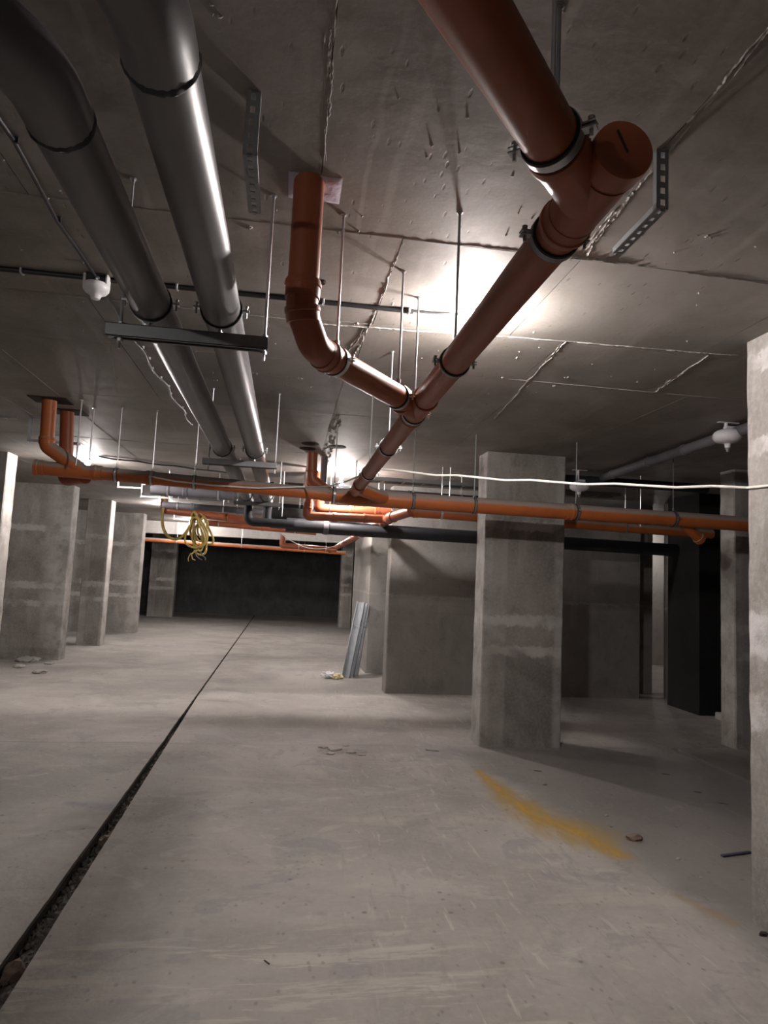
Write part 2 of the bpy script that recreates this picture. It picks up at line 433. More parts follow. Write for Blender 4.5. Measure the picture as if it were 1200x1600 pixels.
ceil = thing('ceiling', (0,0,0), 'cast concrete ceiling showing formwork panel seams', None, kind='structure')
MB().box((X0, Y0, CZ+.02), (X1, Y1, CZ+.25)).build('ceiling_slab', 'ceiling_concrete', ceil, smooth=False)
rows = [-4.5, -1.6, -.4, .75, 2.36, 3.23, 3.91, 5.15, 6.95, 8.6, 10.2, 11.8, 13.4, 15, 16.6, 18.2, 24.8]
cuts = {0: [0], 1: [-1.2, .04, 1.0], 2: [-1.2, .04, 1.0, 2.1], 3: [-1.85, -.95, .04, 1.0, 2.05, 3.2], 4: [-1.6, -.75, .36, 1.06, 2.1, 3.2],
        5: [-2.1, -1.0, .34, 1.36, 2.2, 3.2], 6: [-2.2, -1.0, .3, 1.46, 2.5, 3.6], 7: [-2.25, -1.76, -.6, .3, 1.5, 2.7, 3.9],
        8: [-2.1, -1.78, -.6, .3, 1.6, 3.0, 4.2]}
rnd = random.Random(3)
for i in range(len(rows)-1):
    cs = [X0] + cuts.get(i, [-3.3, -2.1, -.9, .3, 1.5, 2.7, 3.9]) + [X1]
    for j in range(len(cs)-1):
        dz = rnd.uniform(0, .0007)
        MB().box((cs[j]+.0015, rows[i]+.0015, CZ+dz), (cs[j+1]-.0015, rows[i+1]-.0015, CZ+.019)).build('ceiling_panel', 'ceiling_concrete', ceil, smooth=False)
def seam(p, q, wd, hgt, step=.012, seed=0, gap=.25):
    """ragged, broken concrete fin left between two formwork boards"""
    p = Vector((*p, CZ)); q = Vector((*q, CZ)); L = (q-p).length; t = (q-p).normalized(); s = Vector((-t.y, t.x, 0)); n = max(3, int(L/step))
    mb = MB(); r = random.Random(seed)
    for lane in range(2):
        rows_ = []
        for i in range(n+1):
            on = noise.noise(Vector((i*step*14, seed*3.7+lane*11, 0))) + noise.noise(Vector((i*step*3, seed*1.7, lane*5))) > gap-.5+lane*.35
            c = p + t*(L*i/n) + s*(wd*1.1*noise.noise(Vector((i*step*8, seed, lane*9+.5))) + lane*wd*.7)
            w_ = wd*r.uniform(.25, .7)*(1 if on else .25); h_ = hgt*r.uniform(.25, 1.0)*(1 if on else .06)
            rows_.append([c-s*w_+Vector((0,0,.002)), c+s*r.uniform(-.4,.4)*w_-Vector((0,0,h_)), c+s*w_+Vector((0,0,.002))])
        b0 = len(mb.v)
        for rw in rows_: mb.v += rw
        for i in range(n):
            a = b0+i*3; mb.f += [[a, a+1, a+4, a+3], [a+1, a+2, a+5, a+4]]
    mb.build('seam_ridge', 'seam_mortar', ceil, smooth=False)
for k, (p, q, wd, hg) in enumerate((
    ((-.22, 2.36), (.95, 2.345), .005, .0025), ((.9, 2.335), (1.95, 2.37), .010, .0055), ((.95, 2.32), (1.2, 2.34), .018, .008), ((-2.2, 2.365), (-.22, 2.36), .002, .0015),
    ((.0, 3.29), (.9, 3.24), .009, .004), ((.9, 3.22), (2.3, 3.16), .006, .005), ((1.3, 3.9), (2.7, 3.91), .003, .002),
    ((.37, 2.39), (.36, 2.8), .012, .002), ((.36, 2.75), (.345, 3.3), .006, .005), ((.345, 3.28), (.31, 3.8), .014, .006), ((.33, 3.28), (.28, 3.7), .012, .005),
    ((.035, 1.2), (.045, 1.95), .007, .002), ((.03, 1.45), (.04, 1.75), .012, .002), ((1.0, 1.1), (1.04, 2.36), .011, .005), ((1.03, 1.9), (1.06, 2.36), .016, .005),
    ((1.36, 3.2), (1.52, 4.9), .008, .005), ((2.16, 3.2), (2.26, 3.9), .008, .005), ((.33, 5.2), (.37, 7.6), .03, .008), ((.36, 5.4), (.40, 7.4), .03, .008),
    ((-1.75, 4.2), (-1.78, 8.6), .003, .002), ((-2.25, 5.0), (-2.1, 10), .003, .002), ((-3.0, 6.95), (.2, 6.95), .003, .002), ((-1.0, 3.6), (-1.3, 5.1), .003, .002),
    ((-2.2, 3.23), (0, 3.27), .003, .002), ((1.0, -.4), (1.0, 1.1), .008, .004))):
    seam(p, q, wd, hg, seed=k+1)

nub = MB(); rn = random.Random(77)
for k in range(520):
    x = rn.uniform(-1.2, 2.1); y = rn.uniform(1.0, 4.6)
    if rn.random() > .25 + .9*max(0, 1-math.hypot(x-.5, (y-2.0)*.8)/.8): continue
    if noise.noise(Vector((x*3, y*3, 1.5))) < -.12: continue
    m_ = rn.choice((1, 1, 1, 1, 3)); 
    for j in range(m_):
        s_ = rn.uniform(.0035, .008)*(1.3 if m_ > 1 else 1); c = Vector((x+rn.uniform(-.015,.015)*(m_ > 1), y+rn.uniform(-.015,.015)*(m_ > 1), CZ+.001)); n = len(nub.v); hh = rn.uniform(.003, .009)
        for a in range(6): nub.v.append(c + Vector((math.cos(a*PI/3)*s_*rn.uniform(.6,1.3), math.sin(a*PI/3)*s_*rn.uniform(.6,1.3), 0)))
        nub.v.append(c - Vector((rn.uniform(-.3,.3)*s_, rn.uniform(-.3,.3)*s_, hh)))
        for a in range(6): nub.f.append([n+a, n+(a+1) % 6, n+6])
no = nub.build('ceiling_nubs', 'seam_mortar', ceil, smooth=False); no['kind'] = 'stuff'
wb = MB().box((X0, 24.8, -.05), (X1, 25.1, CZ+.05)).build('wall_back', 'dark_wall', None, False); tag(wb, 'dark grey coated concrete wall at the far end of the hall', kind='structure')
wf = MB().box((X0, -4.8, -.05), (X1, -4.5, CZ+.05)).build('wall_front', 'slab_concrete', None, False); tag(wf, 'plain concrete wall', kind='structure')
wl = MB().box((X0-.3, -4.5, -.05), (X0, 24.8, CZ+.05)).build('wall_left', 'slab_concrete', None, False); tag(wl, 'plain concrete wall beyond the columns', kind='structure')
wr = MB().box((X1, -4.5, -.05), (X1+.3, 24.8, CZ+.05)).build('wall_right', 'dark_wall', None, False); tag(wr, 'plain concrete wall in the dark', kind='structure')
bm_ = MB().box((-6.5, 18.6, 2.43), (1.75, 18.9, CZ+.019)).build('trim_1', 'beam_concrete', None, False, .008); tag(bm_, 'pale concrete downstand beam under the ceiling of the hall', kind='structure')

def column(x0, x1, y0, y1, label, mat='column_concrete', cat='column', name='concrete_column', top=CZ+.001, group=None):
    root = Vector(((x0+x1)/2, (y0+y1)/2, 0))
    bm = bmesh.new(); bmesh.ops.create_cube(bm, size=1)
    for v in bm.verts: v.co = Vector((v.co.x*(x1-x0), v.co.y*(y1-y0), (v.co.z+.5)*top))
    bmesh.ops.bevel(bm, geom=[e for e in bm.edges if abs(e.verts[0].co.z-e.verts[1].co.z) > 1], offset=.012, segments=1, affect='EDGES')
    for z in [k*.06 for k in range(1, int(top/.06))]:
        bmesh.ops.bisect_plane(bm, geom=bm.verts[:]+bm.edges[:]+bm.faces[:], plane_co=(0,0,z), plane_no=(0,0,1))
    for v in bm.verts:
        if .02 < v.co.z < top-.02:
            n = noise.noise_vector(Vector((v.co.x*9+x0*3, v.co.y*9+y0, v.co.z*9)))
            v.co.x += n.x*.0045; v.co.y += n.y*.0045
    me = D.meshes.new(name); bm.to_mesh(me); bm.free(); me.materials.append(M[mat])
    o = D.objects.new(name, me); COL.objects.link(o); o.location = root
    return tag(o, label, cat, group)
column(1.855, 2.645, 6.155, 6.45, 'broad concrete column that the orange cross pipe passes in front of, in the middle of the hall')
column(2.225, 3.05, 2.15, 2.995, 'pale brightly lit concrete column with white plaster smears, carrying the thin white wire', mat='smeared_concrete')
column(4.43, 5.2, 6.15, 6.38, 'dim concrete column beside the black recess, past the white round fire extinguisher')
column(-4.1, -3.24, 8.22, 8.5, 'concrete column with a brilliantly lit side edge, beside the capped end of orange cross pipe')
column(-6.2, -3.42, 11.3, 11.6, 'wide concrete wall pier with chipped edge and plaster rubble at its foot')
column(-3.80, -3.36, 13.45, 13.75, 'narrow dark concrete column with a bright white lit edge')
column(-5.3, -3.33, 16.25, 16.6, 'concrete pier behind the narrow dark column, nearest the pale beam')
column(-4.2, -3.42, 22.0, 22.35, 'pale concrete column standing beside the dark far wall, under the beam pipe')
column(1.66, 2.0, 20.1, 20.6, 'grey concrete pier at the other side of the dark far wall')
column(1.34, 2.4, 10.72, 13.3, 'concrete pier with the bundle of metal profiles leaning on it', mat='slab_concrete')
sw = column(1.385, 4.98, 8.93, 9.2, 'long smooth concrete partition wall behind the broad column', mat='slab_concrete', cat='wall', name='partition_wall')
dw = MB().box((5.13, 7.8, 0), (5.5, 8.5, CZ+.001)).build('dark_partition', 'black_wall', None, False, .005); tag(dw, 'black wall block beside the narrow gap at the partition end', 'wall')
pd = MB().box((5.40, 8.95, 0), (5.47, 9.05, CZ+.001)).build('door_jamb', 'slab_concrete', None, False, .005); tag(pd, 'narrow pale concrete jamb strip at the gap past the partition wall', 'jamb')
bk = MB().box((6.6, 13.0, 0), (8.6, 13.2, CZ+.001)).build('rear_partition', 'beam_concrete', None, False, .005); tag(bk, 'light concrete wall seen through the narrow gap', 'wall')
sb = MB().box((4.9, 9.36, 0), (5.41, 9.5, CZ+.001)).build('setback_wall', 'slab_concrete', None, False, .005); tag(sb, 'shaded concrete setback between the partition end and the narrow gap', 'wall')
st = MB().box((5.2, 7.35, 0), (5.45, 7.6, .09)).build('concrete_block', 'rubble', None, False, .01); tag(st, 'small concrete block on the floor by the black wall', 'block')
d2 = MB().box((5.6, 5.0, 0), (5.8, 7.8, CZ+.001)).build('dark_partition', 'black_wall', None, False, .005); tag(d2, 'black wall behind the dim column and the small concrete block', 'wall')

# ================================================================== LAMPS
def lamp(p, power, label, group=None, r=.03, stem=True):
    p = Vector(p); t = thing('bare_bulb_lamp', (p.x, p.y, CZ), label, 'lamp', group)
    MB().lathe((p.x, p.y, CZ), (0,0,-1), [(0,.045), (.012,.045), (.016,.03), (CZ-p.z-.045,.022) if CZ-p.z > .07 else (.02,.025)]).build('lamp_holder', 'white_plastic', t)
    prof = [(-.045+.0, .013)] + [(r*math.sin(a), r*math.cos(a)) for a in [PI*(-.36+.86*k/9) for k in range(10)]]
    prof = [(d, max(q, .0008)) for d, q in prof]
    MB().lathe(p, (0,0,-1), prof, 18).build('bulb', 'bulb_glow', t)
    l = D.lights.new('lamp_light', 'POINT'); l.energy = power; l.color = LAMP_COL; l.shadow_soft_size = r*1.08
    lo = D.objects.new('lamp_light', l); COL.objects.link(lo); lo.parent = t; lo.location = (0, 0, p.z-CZ)
    return t
lamp((.80, 2.95, 2.695), LAMP_W, 'lit bare bulb on the ceiling above the long orange pipe')
lamp((-2.40, 8.34, 2.70), LAMP_W*1.2, 'lit bare bulb behind the pair of orange risers')
lamp((-2.42, 13.55, 2.69), LAMP_W*1.35, 'lit bare bulb beside the yellow hose')
lamp((-2.45, 17.5, 2.66), LAMP_W*1.1, 'lit bare bulb in front of the pale beam')
lamp((.60, 8.0, 2.62), LAMP_W*1.0, 'lit bare bulb among the crowded pipes behind the orange cross pipe')
lamp((.85, 10.6, 2.69), LAMP_W*1.2, 'lit bare bulb above the dark service pipes near the profile bundle')
lamp((.6, 16.0, 2.69), LAMP_W*1.0, 'lit bare bulb near the squared orange loop of pipe')
lamp((7.0, 12.2, 2.6), LAMP_W*.16, 'lit bare bulb behind the partition, seen only by its glow in the gap')
lamp((-2.2, -1.2, 2.66), LAMP_W*.35, 'added unseen fill bulb over the near part of the hall, past the grey pipe bends')  # fill lamp added out of view behind the camera

# ================================================================== PIPES
def collar(parent, p, ax, r, L=.055, mat='orange_pvc', name='socket_collar'):
    MB().lathe(Vector(p)-Vector(ax).normalized()*L/2, ax, [(0,r*1.0), (.001,r+.006), (L*.18,r+.0085), (L*.36,r+.0085), (L*.42,r+.005), (L*.97,r+.0045), (L,r*1.0)], 24).build(name, mat, parent)
def seg_pipe(parent, pts, r, mat='orange_pvc', name='pipe_segment', n=24, caps=True):
    return MB().tube(pts, r, n, caps).build(name, mat, parent)

def hanger(p, ax, r, label, group='pipe clamps on threaded rods', rodtop=CZ, rod=True, steel='zinc', drop=None, tilt=(0,0)):
    """band clamp with rubber lining around a pipe and the threaded rod carrying it"""
    p = Vector(p); ax = Vector(ax).normalized(); t = thing('pipe_clamp', p, label, 'pipe clamp', group)
    side = ax.cross(Vector((0,0,1))).normalized(); upv = side.cross(ax).normalized()
    if upv.z < 0: upv = -upv
    MB().lathe(p-ax*.0135, ax, [(0,r+.001), (.0005,r+.0045), (.0265,r+.0045), (.027,r+.001)], 28).build('rubber_lining', 'rubber', t)
    MB().lathe(p-ax*.009, ax, [(0,r+.004), (.0003,r+.0065), (.0177,r+.0065), (.018,r+.004)], 28).build('steel_band', steel, t)
    for s in (-1, 1):
        c = p + side*s*(r+.016)
        MB().obox(c + upv*.004, ax, side, upv, .009, .012, .0014).obox(c - upv*.004, ax, side, upv, .009, .012, .0014).build('clamp_ear', steel, t, False)
        MB().lathe(c+side*s*.003+upv*.016, -upv, [(0,.006), (.006,.006), (.0062,.0035), (.034,.0035)], 8).build('clamp_screw', steel, t)
    if rod:
        top = p + upv*(r+.004)
        MB().lathe(top, (0,0,1), [(0,.009), (.022,.009), (.023,.006)], 6).build('rod_nut', steel, t)
        n = int((rodtop-top.z)/.02); prof = []
        MB().lathe(top, (0,0,1), [(.0,.0045), (rodtop-top.z,.0045)], 8).build('threaded_rod', steel, t)
        MB().lathe((top.x, top.y, rodtop), (0,0,-1), [(0,.012), (.002,.012), (.0025,.007), (.008,.007)], 8).build('ceiling_anchor', steel, t)
    return t

def wye(parent, o, main_dir, branch_dir, r, Lm=.22, Lb=.16, mat='orange_pvc'):
    o = Vector(o); md = Vector(main_dir).normalized(); bd = Vector(branch_dir).normalized()
    MB().tube([o-md*Lm*.5, o+md*Lm*.5], r+.003, 24).tube([o+md*.02, o+md*.02+bd*Lb], r+.003, 24).build('wye_fitting', mat, parent)
    collar(parent, o+bd*Lb+md*.02, -bd, r, .05, mat); 

R_ = .047                                       # radius of the near orange pipe
# ---- long orange pipe that runs down the hall
ZM = 2.232; XM = .52
mp = thing('orange_drain_pipe', (XM, 3.0, ZM), 'long straight orange drain pipe running down the hall, with capped end above', 'pipe')
seg_pipe(mp, [(XM, 1.005, ZM), (XM, 1.22, ZM)], R_+.0005)
seg_pipe(mp, [(XM, 1.2, ZM), (XM, 2.75, ZM)], R_)
seg_pipe(mp, [(XM, 2.7, ZM), (XM, 5.36, ZM-.04)], R_-.001)
cap = MB().lathe((XM, 1.04, ZM), (0,-1,0), [(0,R_), (.001,R_+.005), (.035,R_+.006), (.045,R_+.0045), (.0475,R_-.001), (.0476,.001)], 32).build('end_cap', 'orange_pvc', mp)
MB().obox((XM-.006, .991, ZM+.012), Vector((.45,0,-.9)), Vector((0,1,0)), Vector((.9,0,.45)), .02, .0022, .0012).build('cap_mark', 'dark_opening', cap, False)
B1 = onz(729,0,ZM); B2 = onz(866,224,ZM); bdir = (B1-B2).normalized(); JW = B2 - bdir*((XM-B2.x)/(-bdir.x))
MB().tube([(XM, 1.05, ZM), (XM, 1.22, ZM)], R_+.003, 24).tube([JW, JW+bdir*((B2-JW).length-.005)], R_+.002, 24).build('wye_fitting', 'orange_pvc', mp)
collar(mp, JW+bdir*((B2-JW).length-.03), -bdir, R_-.001, .05)
collar(mp, (XM, 1.222, ZM), (0,-1,0), R_, .05)
J2 = Vector((XM, 2.77, ZM)); b2 = Vector((-.52, -.69, 0)).normalized()
wye(mp, J2-Vector((0,0,0)), (0,1,0), b2, R_, .24, .12)
collar(mp, (XM, 2.63, ZM), (0,1,0), R_, .05); collar(mp, (XM, 2.9, ZM), (0,-1,0), R_, .05)
collar(mp, (XM, 5.0, ZM-.037), (0,1,0), R_, .06)
for yy, lab in ((1.29, 'pipe clamp on the long orange pipe next to the capped wye'), (2.14, 'pipe clamp on the long orange pipe under the lit bulb'),
                (2.86, 'pipe clamp on the long orange pipe just past the middle wye'), (3.6, 'pipe clamp on the long orange pipe halfway to the cross pipe'),
                (4.46, 'pipe clamp on the long orange pipe close to the cross pipe')):
    hanger((XM, yy, ZM-(max(0, yy-2.7)*.015)), (0,1,0), R_, lab, steel='strut_zinc' if yy < 2.3 else 'zinc')
# ---- branch that comes in over the camera
br = thing('orange_drain_pipe', JW+bdir*.3, 'orange drain pipe slanting into the capped wye from overhead', 'pipe')
seg_pipe(br, [B2-bdir*.02, JW+bdir*2.2], R_-.001)
hanger(B2+bdir*.012, bdir, R_-.001, 'pipe clamp on the slanting overhead orange pipe', steel='zinc')
# ---- near riser with its branch
rp = thing('orange_drain_pipe', (.0, 2.06, CZ), 'orange riser pipe dropping from a pale foam patch and slanting into the long pipe', 'pipe')
RX, RY = .003, 2.065
A = Vector((RX, RY, 2.39)); 
seg_pipe(rp, [(RX, RY, CZ+.02), (RX, RY, 2.37)], R_+.002)
st_b = Vector((.085, 2.185, ZM+.0))
path = arc_path([(RX, RY, 2.40), (RX, RY, 2.325), Vector((RX,RY,2.325))+Vector((.044,.058,-.085)), st_b, st_b+Vector((.05,.066,0))], .05, 6)
seg_pipe(rp, path, R_+.003, name='elbow')
collar(rp, (RX, RY, 2.395), (0,0,-1), R_+.003, .06)
collar(rp, (RX+.004, RY+.006, 2.318), (.15,.2,-1), R_+.002, .05)
bd2 = (J2+b2*.10-st_b); bd2n = bd2.normalized()
collar(rp, st_b+bd2n*.01, -bd2n, R_+.001, .05)
seg_pipe(rp, [st_b-bd2n*.02, J2+b2*.10], R_)
hanger(st_b+bd2n*.075, bd2n, R_, 'pipe clamp next to the elbow of the near orange riser')
hanger(J2+b2*.185, bd2n, R_, 'pipe clamp on the slanting branch beside the middle wye')
fp = MB(); c0 = [onz(451,268,CZ), onz(530,278,CZ), onz(530,318,CZ), onz(451,308,CZ)]
fx0 = min(p.x for p in c0); fx1 = max(p.x for p in c0); fy0 = min(p.y for p in c0); fy1 = max(p.y for p in c0)
nx, ny = 10, 8
fp = MB()
for j in range(ny+1):
    for i in range(nx+1):
        e = .004 if 0 < i < nx and 0 < j < ny else 0
        fp.v.append(Vector((fx0+(fx1-fx0)*i/nx, fy0+(fy1-fy0)*j/ny, CZ-.001-e-random.random()*.002)))
for j in range(ny):
    for i in range(nx):
        a = j*(nx+1)+i; fp.f.append([a, a+1, a+nx+2, a+nx+1])
fp.box((fx0, fy0, CZ-.001), (fx1, fy1, CZ+.01))
tag(fp.build('foam_patch', 'foam_lilac', None), 'pale lilac foam patch in the ceiling around the near orange riser', 'foam patch')

# ---- orange cross pipe
CY = 5.5
def czp(x): return 2.236 - (x+1.95)*.0305 if x < .56 else 2.16 - (x-.56)*.007
R1, R2 = .052, .068
cp = thing('orange_cross_pipe', (0, CY, 2.16), 'long dusty orange drain pipe crossing the hall in front of the broad column', 'pipe')
xs = [-1.95, -1.3, -.5, .1, .45]
seg_pipe(cp, [(x, CY, czp(x)) for x in (-1.95, -1.5)], R1+.004, 'orange_dusty')
seg_pipe(cp, [(x, CY, czp(x)) for x in (-1.52, -.5, .36)], R1, 'orange_dusty')
MB().tube([(.25, CY, czp(.25)), (.36, CY, czp(.36)), (.5, CY, czp(.5)), (.62, CY, czp(.62))], [R1+.004, R1+.006, R2+.002, R2+.004], 24).build('reducer', 'orange_dusty', cp)
seg_pipe(cp, [(x, CY, czp(x)) for x in (.6, 2.42)], R2, 'orange_dusty')
seg_pipe(cp, [(x, CY, czp(x)) for x in (2.38, 5.4)], R2-.001, 'orange_dusty')
# wye that takes the long pipe: branch slants in
wy = Vector((.80, CY+.0, czp(.80)))
MB().tube(arc_path([(XM, 4.98, ZM-.037), (XM, 5.17, ZM-.04), wy], .12, 8), R_+.004, 24).tube([(.50, CY, czp(.50)), (.98, CY, czp(.98))], R2+.004, 24).build('wye_fitting', 'orange_dusty', cp)
for x, r in ((-1.95, R1+.004), (-1.52, R1+.003), (-1.12, R1), (2.38, R2)):
    collar(cp, (x+.02, CY, czp(x)), (1 if x < 0 else -1, 0, 0), r, .07, 'orange_dusty')
MB().lathe((-1.955, CY, czp(-1.95)), (-1,0,0), [(-.03,R1+.004), (0,R1+.012), (.012,R1+.012), (.014,.001)], 24).build('end_cap', 'orange_dusty', cp)
for x, lab in ((-1.36, 'dark pipe clamp on the cross pipe beside the two risers'), (-1.09, 'pipe clamp on the cross pipe between the risers and the grey pipes'), (-.76, 'pipe clamp on the cross pipe near the grey pipes'),
               (.36, 'pipe clamp on the cross pipe at its reducer'), (1.02, 'pipe clamp on the cross pipe past the long pipe joint'), (1.55, 'pipe clamp on the cross pipe just before the broad column'), (2.46, 'pipe clamp on the cross pipe just past the broad column'),
               (3.37, 'pipe clamp on the cross pipe beneath the white round extinguisher')):
    hanger((x, CY, czp(x)), (1,0,0), (R1 if x < .3 else R2), lab, steel='strut_zinc' if x > 1 else 'zinc')
# small stub hanging beneath the right end
stp = thing('orange_pipe_stub', (3.5, 5.9, 2.1), 'short orange pipe stub below the cross pipe in the dark', 'pipe')
seg_pipe(stp, [(3.50, 5.55, 2.11), (3.70, 5.62, 1.99)], .045, 'orange_dusty'); collar(stp, (3.70, 5.62, 1.99), (.8,.28,-.48), .045, .05, 'orange_dusty')
# ---- two risers at the left end
def opening(x, y, hw, hd, label, mat='dark_opening', ang=0):  # uncut hole round a riser: its darkness painted as a flat plate
    o = MB().obox((x, y, CZ-.003), Vector((math.cos(ang), math.sin(ang), 0)), Vector((-math.sin(ang), math.cos(ang), 0)), Vector((0,0,1)), hw, hd, .005).build('painted_hole', mat, None, False, .002)
    tag(o, label, 'painted ceiling hole'); return o
r1 = thing('orange_riser_pipe', (-1.88, 5.38, CZ), 'orange riser pipe with an elbow dropping to the end of cross pipe', 'pipe')
seg_pipe(r1, [(-1.88, 5.42, CZ+.01), (-1.88, 5.45, 2.44)], .053, 'orange_dusty')
seg_pipe(r1, arc_path([(-1.88, 5.45, 2.46), (-1.88, 5.455, 2.40), (-1.62, CY, 2.235)], .08, 8), .056, 'orange_dusty', 'elbow')
collar(r1, (-1.88, 5.45, 2.44), (0,0,-1), .054, .06, 'orange_dusty')
r2 = thing('orange_riser_pipe', (-1.86, 5.78, CZ), 'brownish shaded riser pipe dropping behind the cross pipe end', 'pipe')
seg_pipe(r2, [(-1.86, 5.78, CZ+.01), (-1.83, 5.78, 2.28)], .053, 'orange_pvc')
seg_pipe(r2, arc_path([(-1.83, 5.78, 2.30), (-1.83, 5.78, 2.19), (-1.62, 5.60, 2.20)], .07, 8), .056, 'orange_pvc', 'elbow')
collar(r2, (-1.832, 5.78, 2.29), (0,0,-1), .054, .06)
opening(-1.87, 5.42, .14, .10, 'square ceiling hole painted as a dark plate around the elbowed riser by the cross pipe end')
opening(-1.85, 5.80, .13, .10, 'square ceiling hole painted as a dark plate around the shaded riser')

# ---- two grey pipes with hangers
ZG = 2.35; RG = .062
def grey_pipe(x, yb, bend, label, n3):
    t = thing('grey_insulated_pipe', (x, 3, ZG), label, 'pipe')
    seg_pipe(t, [(x, yb, ZG), (x, 8.05, ZG)], RG, 'grey_pvc')
    seg_pipe(t, arc_path([(x, yb+.02, ZG), (x, yb-.14, ZG), (x+bend[0], yb-.14+bend[1], ZG+bend[2]), (x+bend[0]*5, yb-.14+bend[1]*5, ZG+bend[2]*3)], .30, 12), RG+.0015, 'grey_pvc', 'elbow')
    # ragged seal at the joint
    mb = MB(); n = 48; r = random.Random(int(x*100))
    for i in range(n):
        a = 2*PI*i/n
        for dy, rr in ((-.004, RG+.001), (.003+r.random()*.008, RG+.003+r.random()*.002), (.012+r.random()*.006, RG+.0005)):
            mb.v.append(Vector((x+math.cos(a)*rr, yb+dy, ZG+math.sin(a)*rr)))
    for i in range(n):
        j = (i+1) % n
        for k in range(2): mb.f.append([i*3+k, j*3+k, j*3+k+1, i*3+k+1])
    mb.build('joint_tape', 'grey_dark', t)
    # drop and turn to the right at the far end
    zz = 2.10; yd = 8.12 if n3 == 0 else 8.27
    seg_pipe(t, arc_path([(x, 7.95, ZG), (x, yd, ZG), (x, yd, zz), (x+.55, yd, zz)], .09, 8), .052, 'grey_dark', 'drop_bend')
    return t
grey_pipe(-.478, 1.29, (-.16, -.20, .02), 'grey insulated ceiling pipe, the one nearer the wall piers', 0)
grey_pipe(-.256, 1.09, (-.14, -.22, .02), 'grey insulated ceiling pipe with a bright lit flank', 1)
def rack(y, label, zb=2.245):
    x0, x1 = -.605, -.10
    t = thing('strut_hanger', ((x0+x1)/2, y, zb), label, 'hanger rail', 'strut hangers under the grey pipes')
    hw = .021; th = .0025
    # C-channel: back, two flanges, two lips (open face down)
    MB().box((x0, y-hw, zb+.019), (x1, y+hw, zb+.021)).box((x0, y-hw, zb-.021), (x1, y-hw+th, zb+.021)).box((x0, y+hw-th, zb-.021), (x1, y+hw, zb+.021)).box((x0, y-hw, zb-.021), (x1, y-hw+.009, zb-.0185)).box((x0, y+hw-.009, zb-.021), (x1, y+hw, zb-.0185)).build('channel_bar', 'strut_zinc', t, False)
    for x in (x0+.04, x1-.012):
        MB().lathe((x, y, zb-.055), (0,0,1), [(0,.005), (CZ-zb+.055,.005)], 8).build('threaded_rod', 'zinc', t)
        for dz in (-.032, .022): MB().lathe((x, y, zb+dz), (0,0,1), [(0,.010), (.009,.010)], 6).build('rod_nut', 'zinc', t)
        MB().lathe((x, y, CZ), (0,0,-1), [(0,.012), (.002,.012), (.0025,.007), (.01,.007)], 8).build('ceiling_anchor', 'zinc', t)
    for x in (-.478, -.256):
        c = Vector((x, y, ZG))
        MB().lathe(c-Vector((0,.012,0)), (0,1,0), [(0,RG+.001), (.0005,RG+.005), (.0235,RG+.005), (.024,RG+.001)], 28).build('rubber_lining', 'rubber', t)
        MB().lathe(c-Vector((0,.008,0)), (0,1,0), [(0,RG+.004), (.0003,RG+.0065), (.0157,RG+.0065), (.016,RG+.004)], 28).build('pipe_band', 'strut_zinc', t)
        for s in (-1, 1):
            MB().box((x+s*(RG+.014)-.013, y-.009, ZG-.003), (x+s*(RG+.014)+.013, y+.009, ZG+.003)).lathe((x+s*(RG+.018), y, ZG+.018), (0,0,-1), [(0,.006), (.006,.006), (.0062,.0035), (.04,.0035)], 8).build('clamp_screw', 'zinc', t)
        MB().lathe((x, y, zb+.02), (0,0,1), [(0,.010), (.008,.010), (.0082,.006), (ZG-RG-zb-.02+.001,.006)], 8).build('clamp_stud', 'zinc', t)
rack(2.18, 'strut channel hanger rail carrying both grey pipes, beside the small white ceiling fitting')
rack(4.69, 'strut channel hanger rail carrying both grey pipes, just before the orange cross pipe')
rack(7.55, 'strut channel hanger rail carrying both grey pipes, behind the orange cross pipe', 2.262)
# dark insulated duct to the right
dp = thing('dark_insulated_pipe', (2, 8.4, 2.09), 'dark grey insulated pipe along the partition wall below the orange pipes', 'pipe')
seg_pipe(dp, [(-.02, 8.2, 2.095), (.5, 8.25, 2.10)], .085, 'grey_dark'); seg_pipe(dp, [(.42, 8.25, 2.09), (5.12, 8.3, 2.05)], .082, 'grey_dark')
MB().lathe((.43, 8.25, 2.095), (1,0,0), [(0,.084), (.002,.093), (.06,.093), (.064,.084)], 24).build('joint_sleeve', 'grey_lilac', dp)
dp2 = thing('dark_insulated_pipe', (.2, 8.6, 2.28), 'short thick dark pipe above the long dark insulated pipe', 'pipe')
seg_pipe(dp2, [(-.25, 8.62, 2.24), (.42, 8.62, 2.24)], .10, 'grey_dark'); collar(dp2, (.4, 8.62, 2.24), (-1,0,0), .10, .06, 'grey_dark')
for x in (-.1, .3): MB().lathe((x, 8.62, 2.33), (0,0,1), [(0,.005), (CZ-2.33,.005)], 8).build('threaded_rod', 'zinc', dp2)

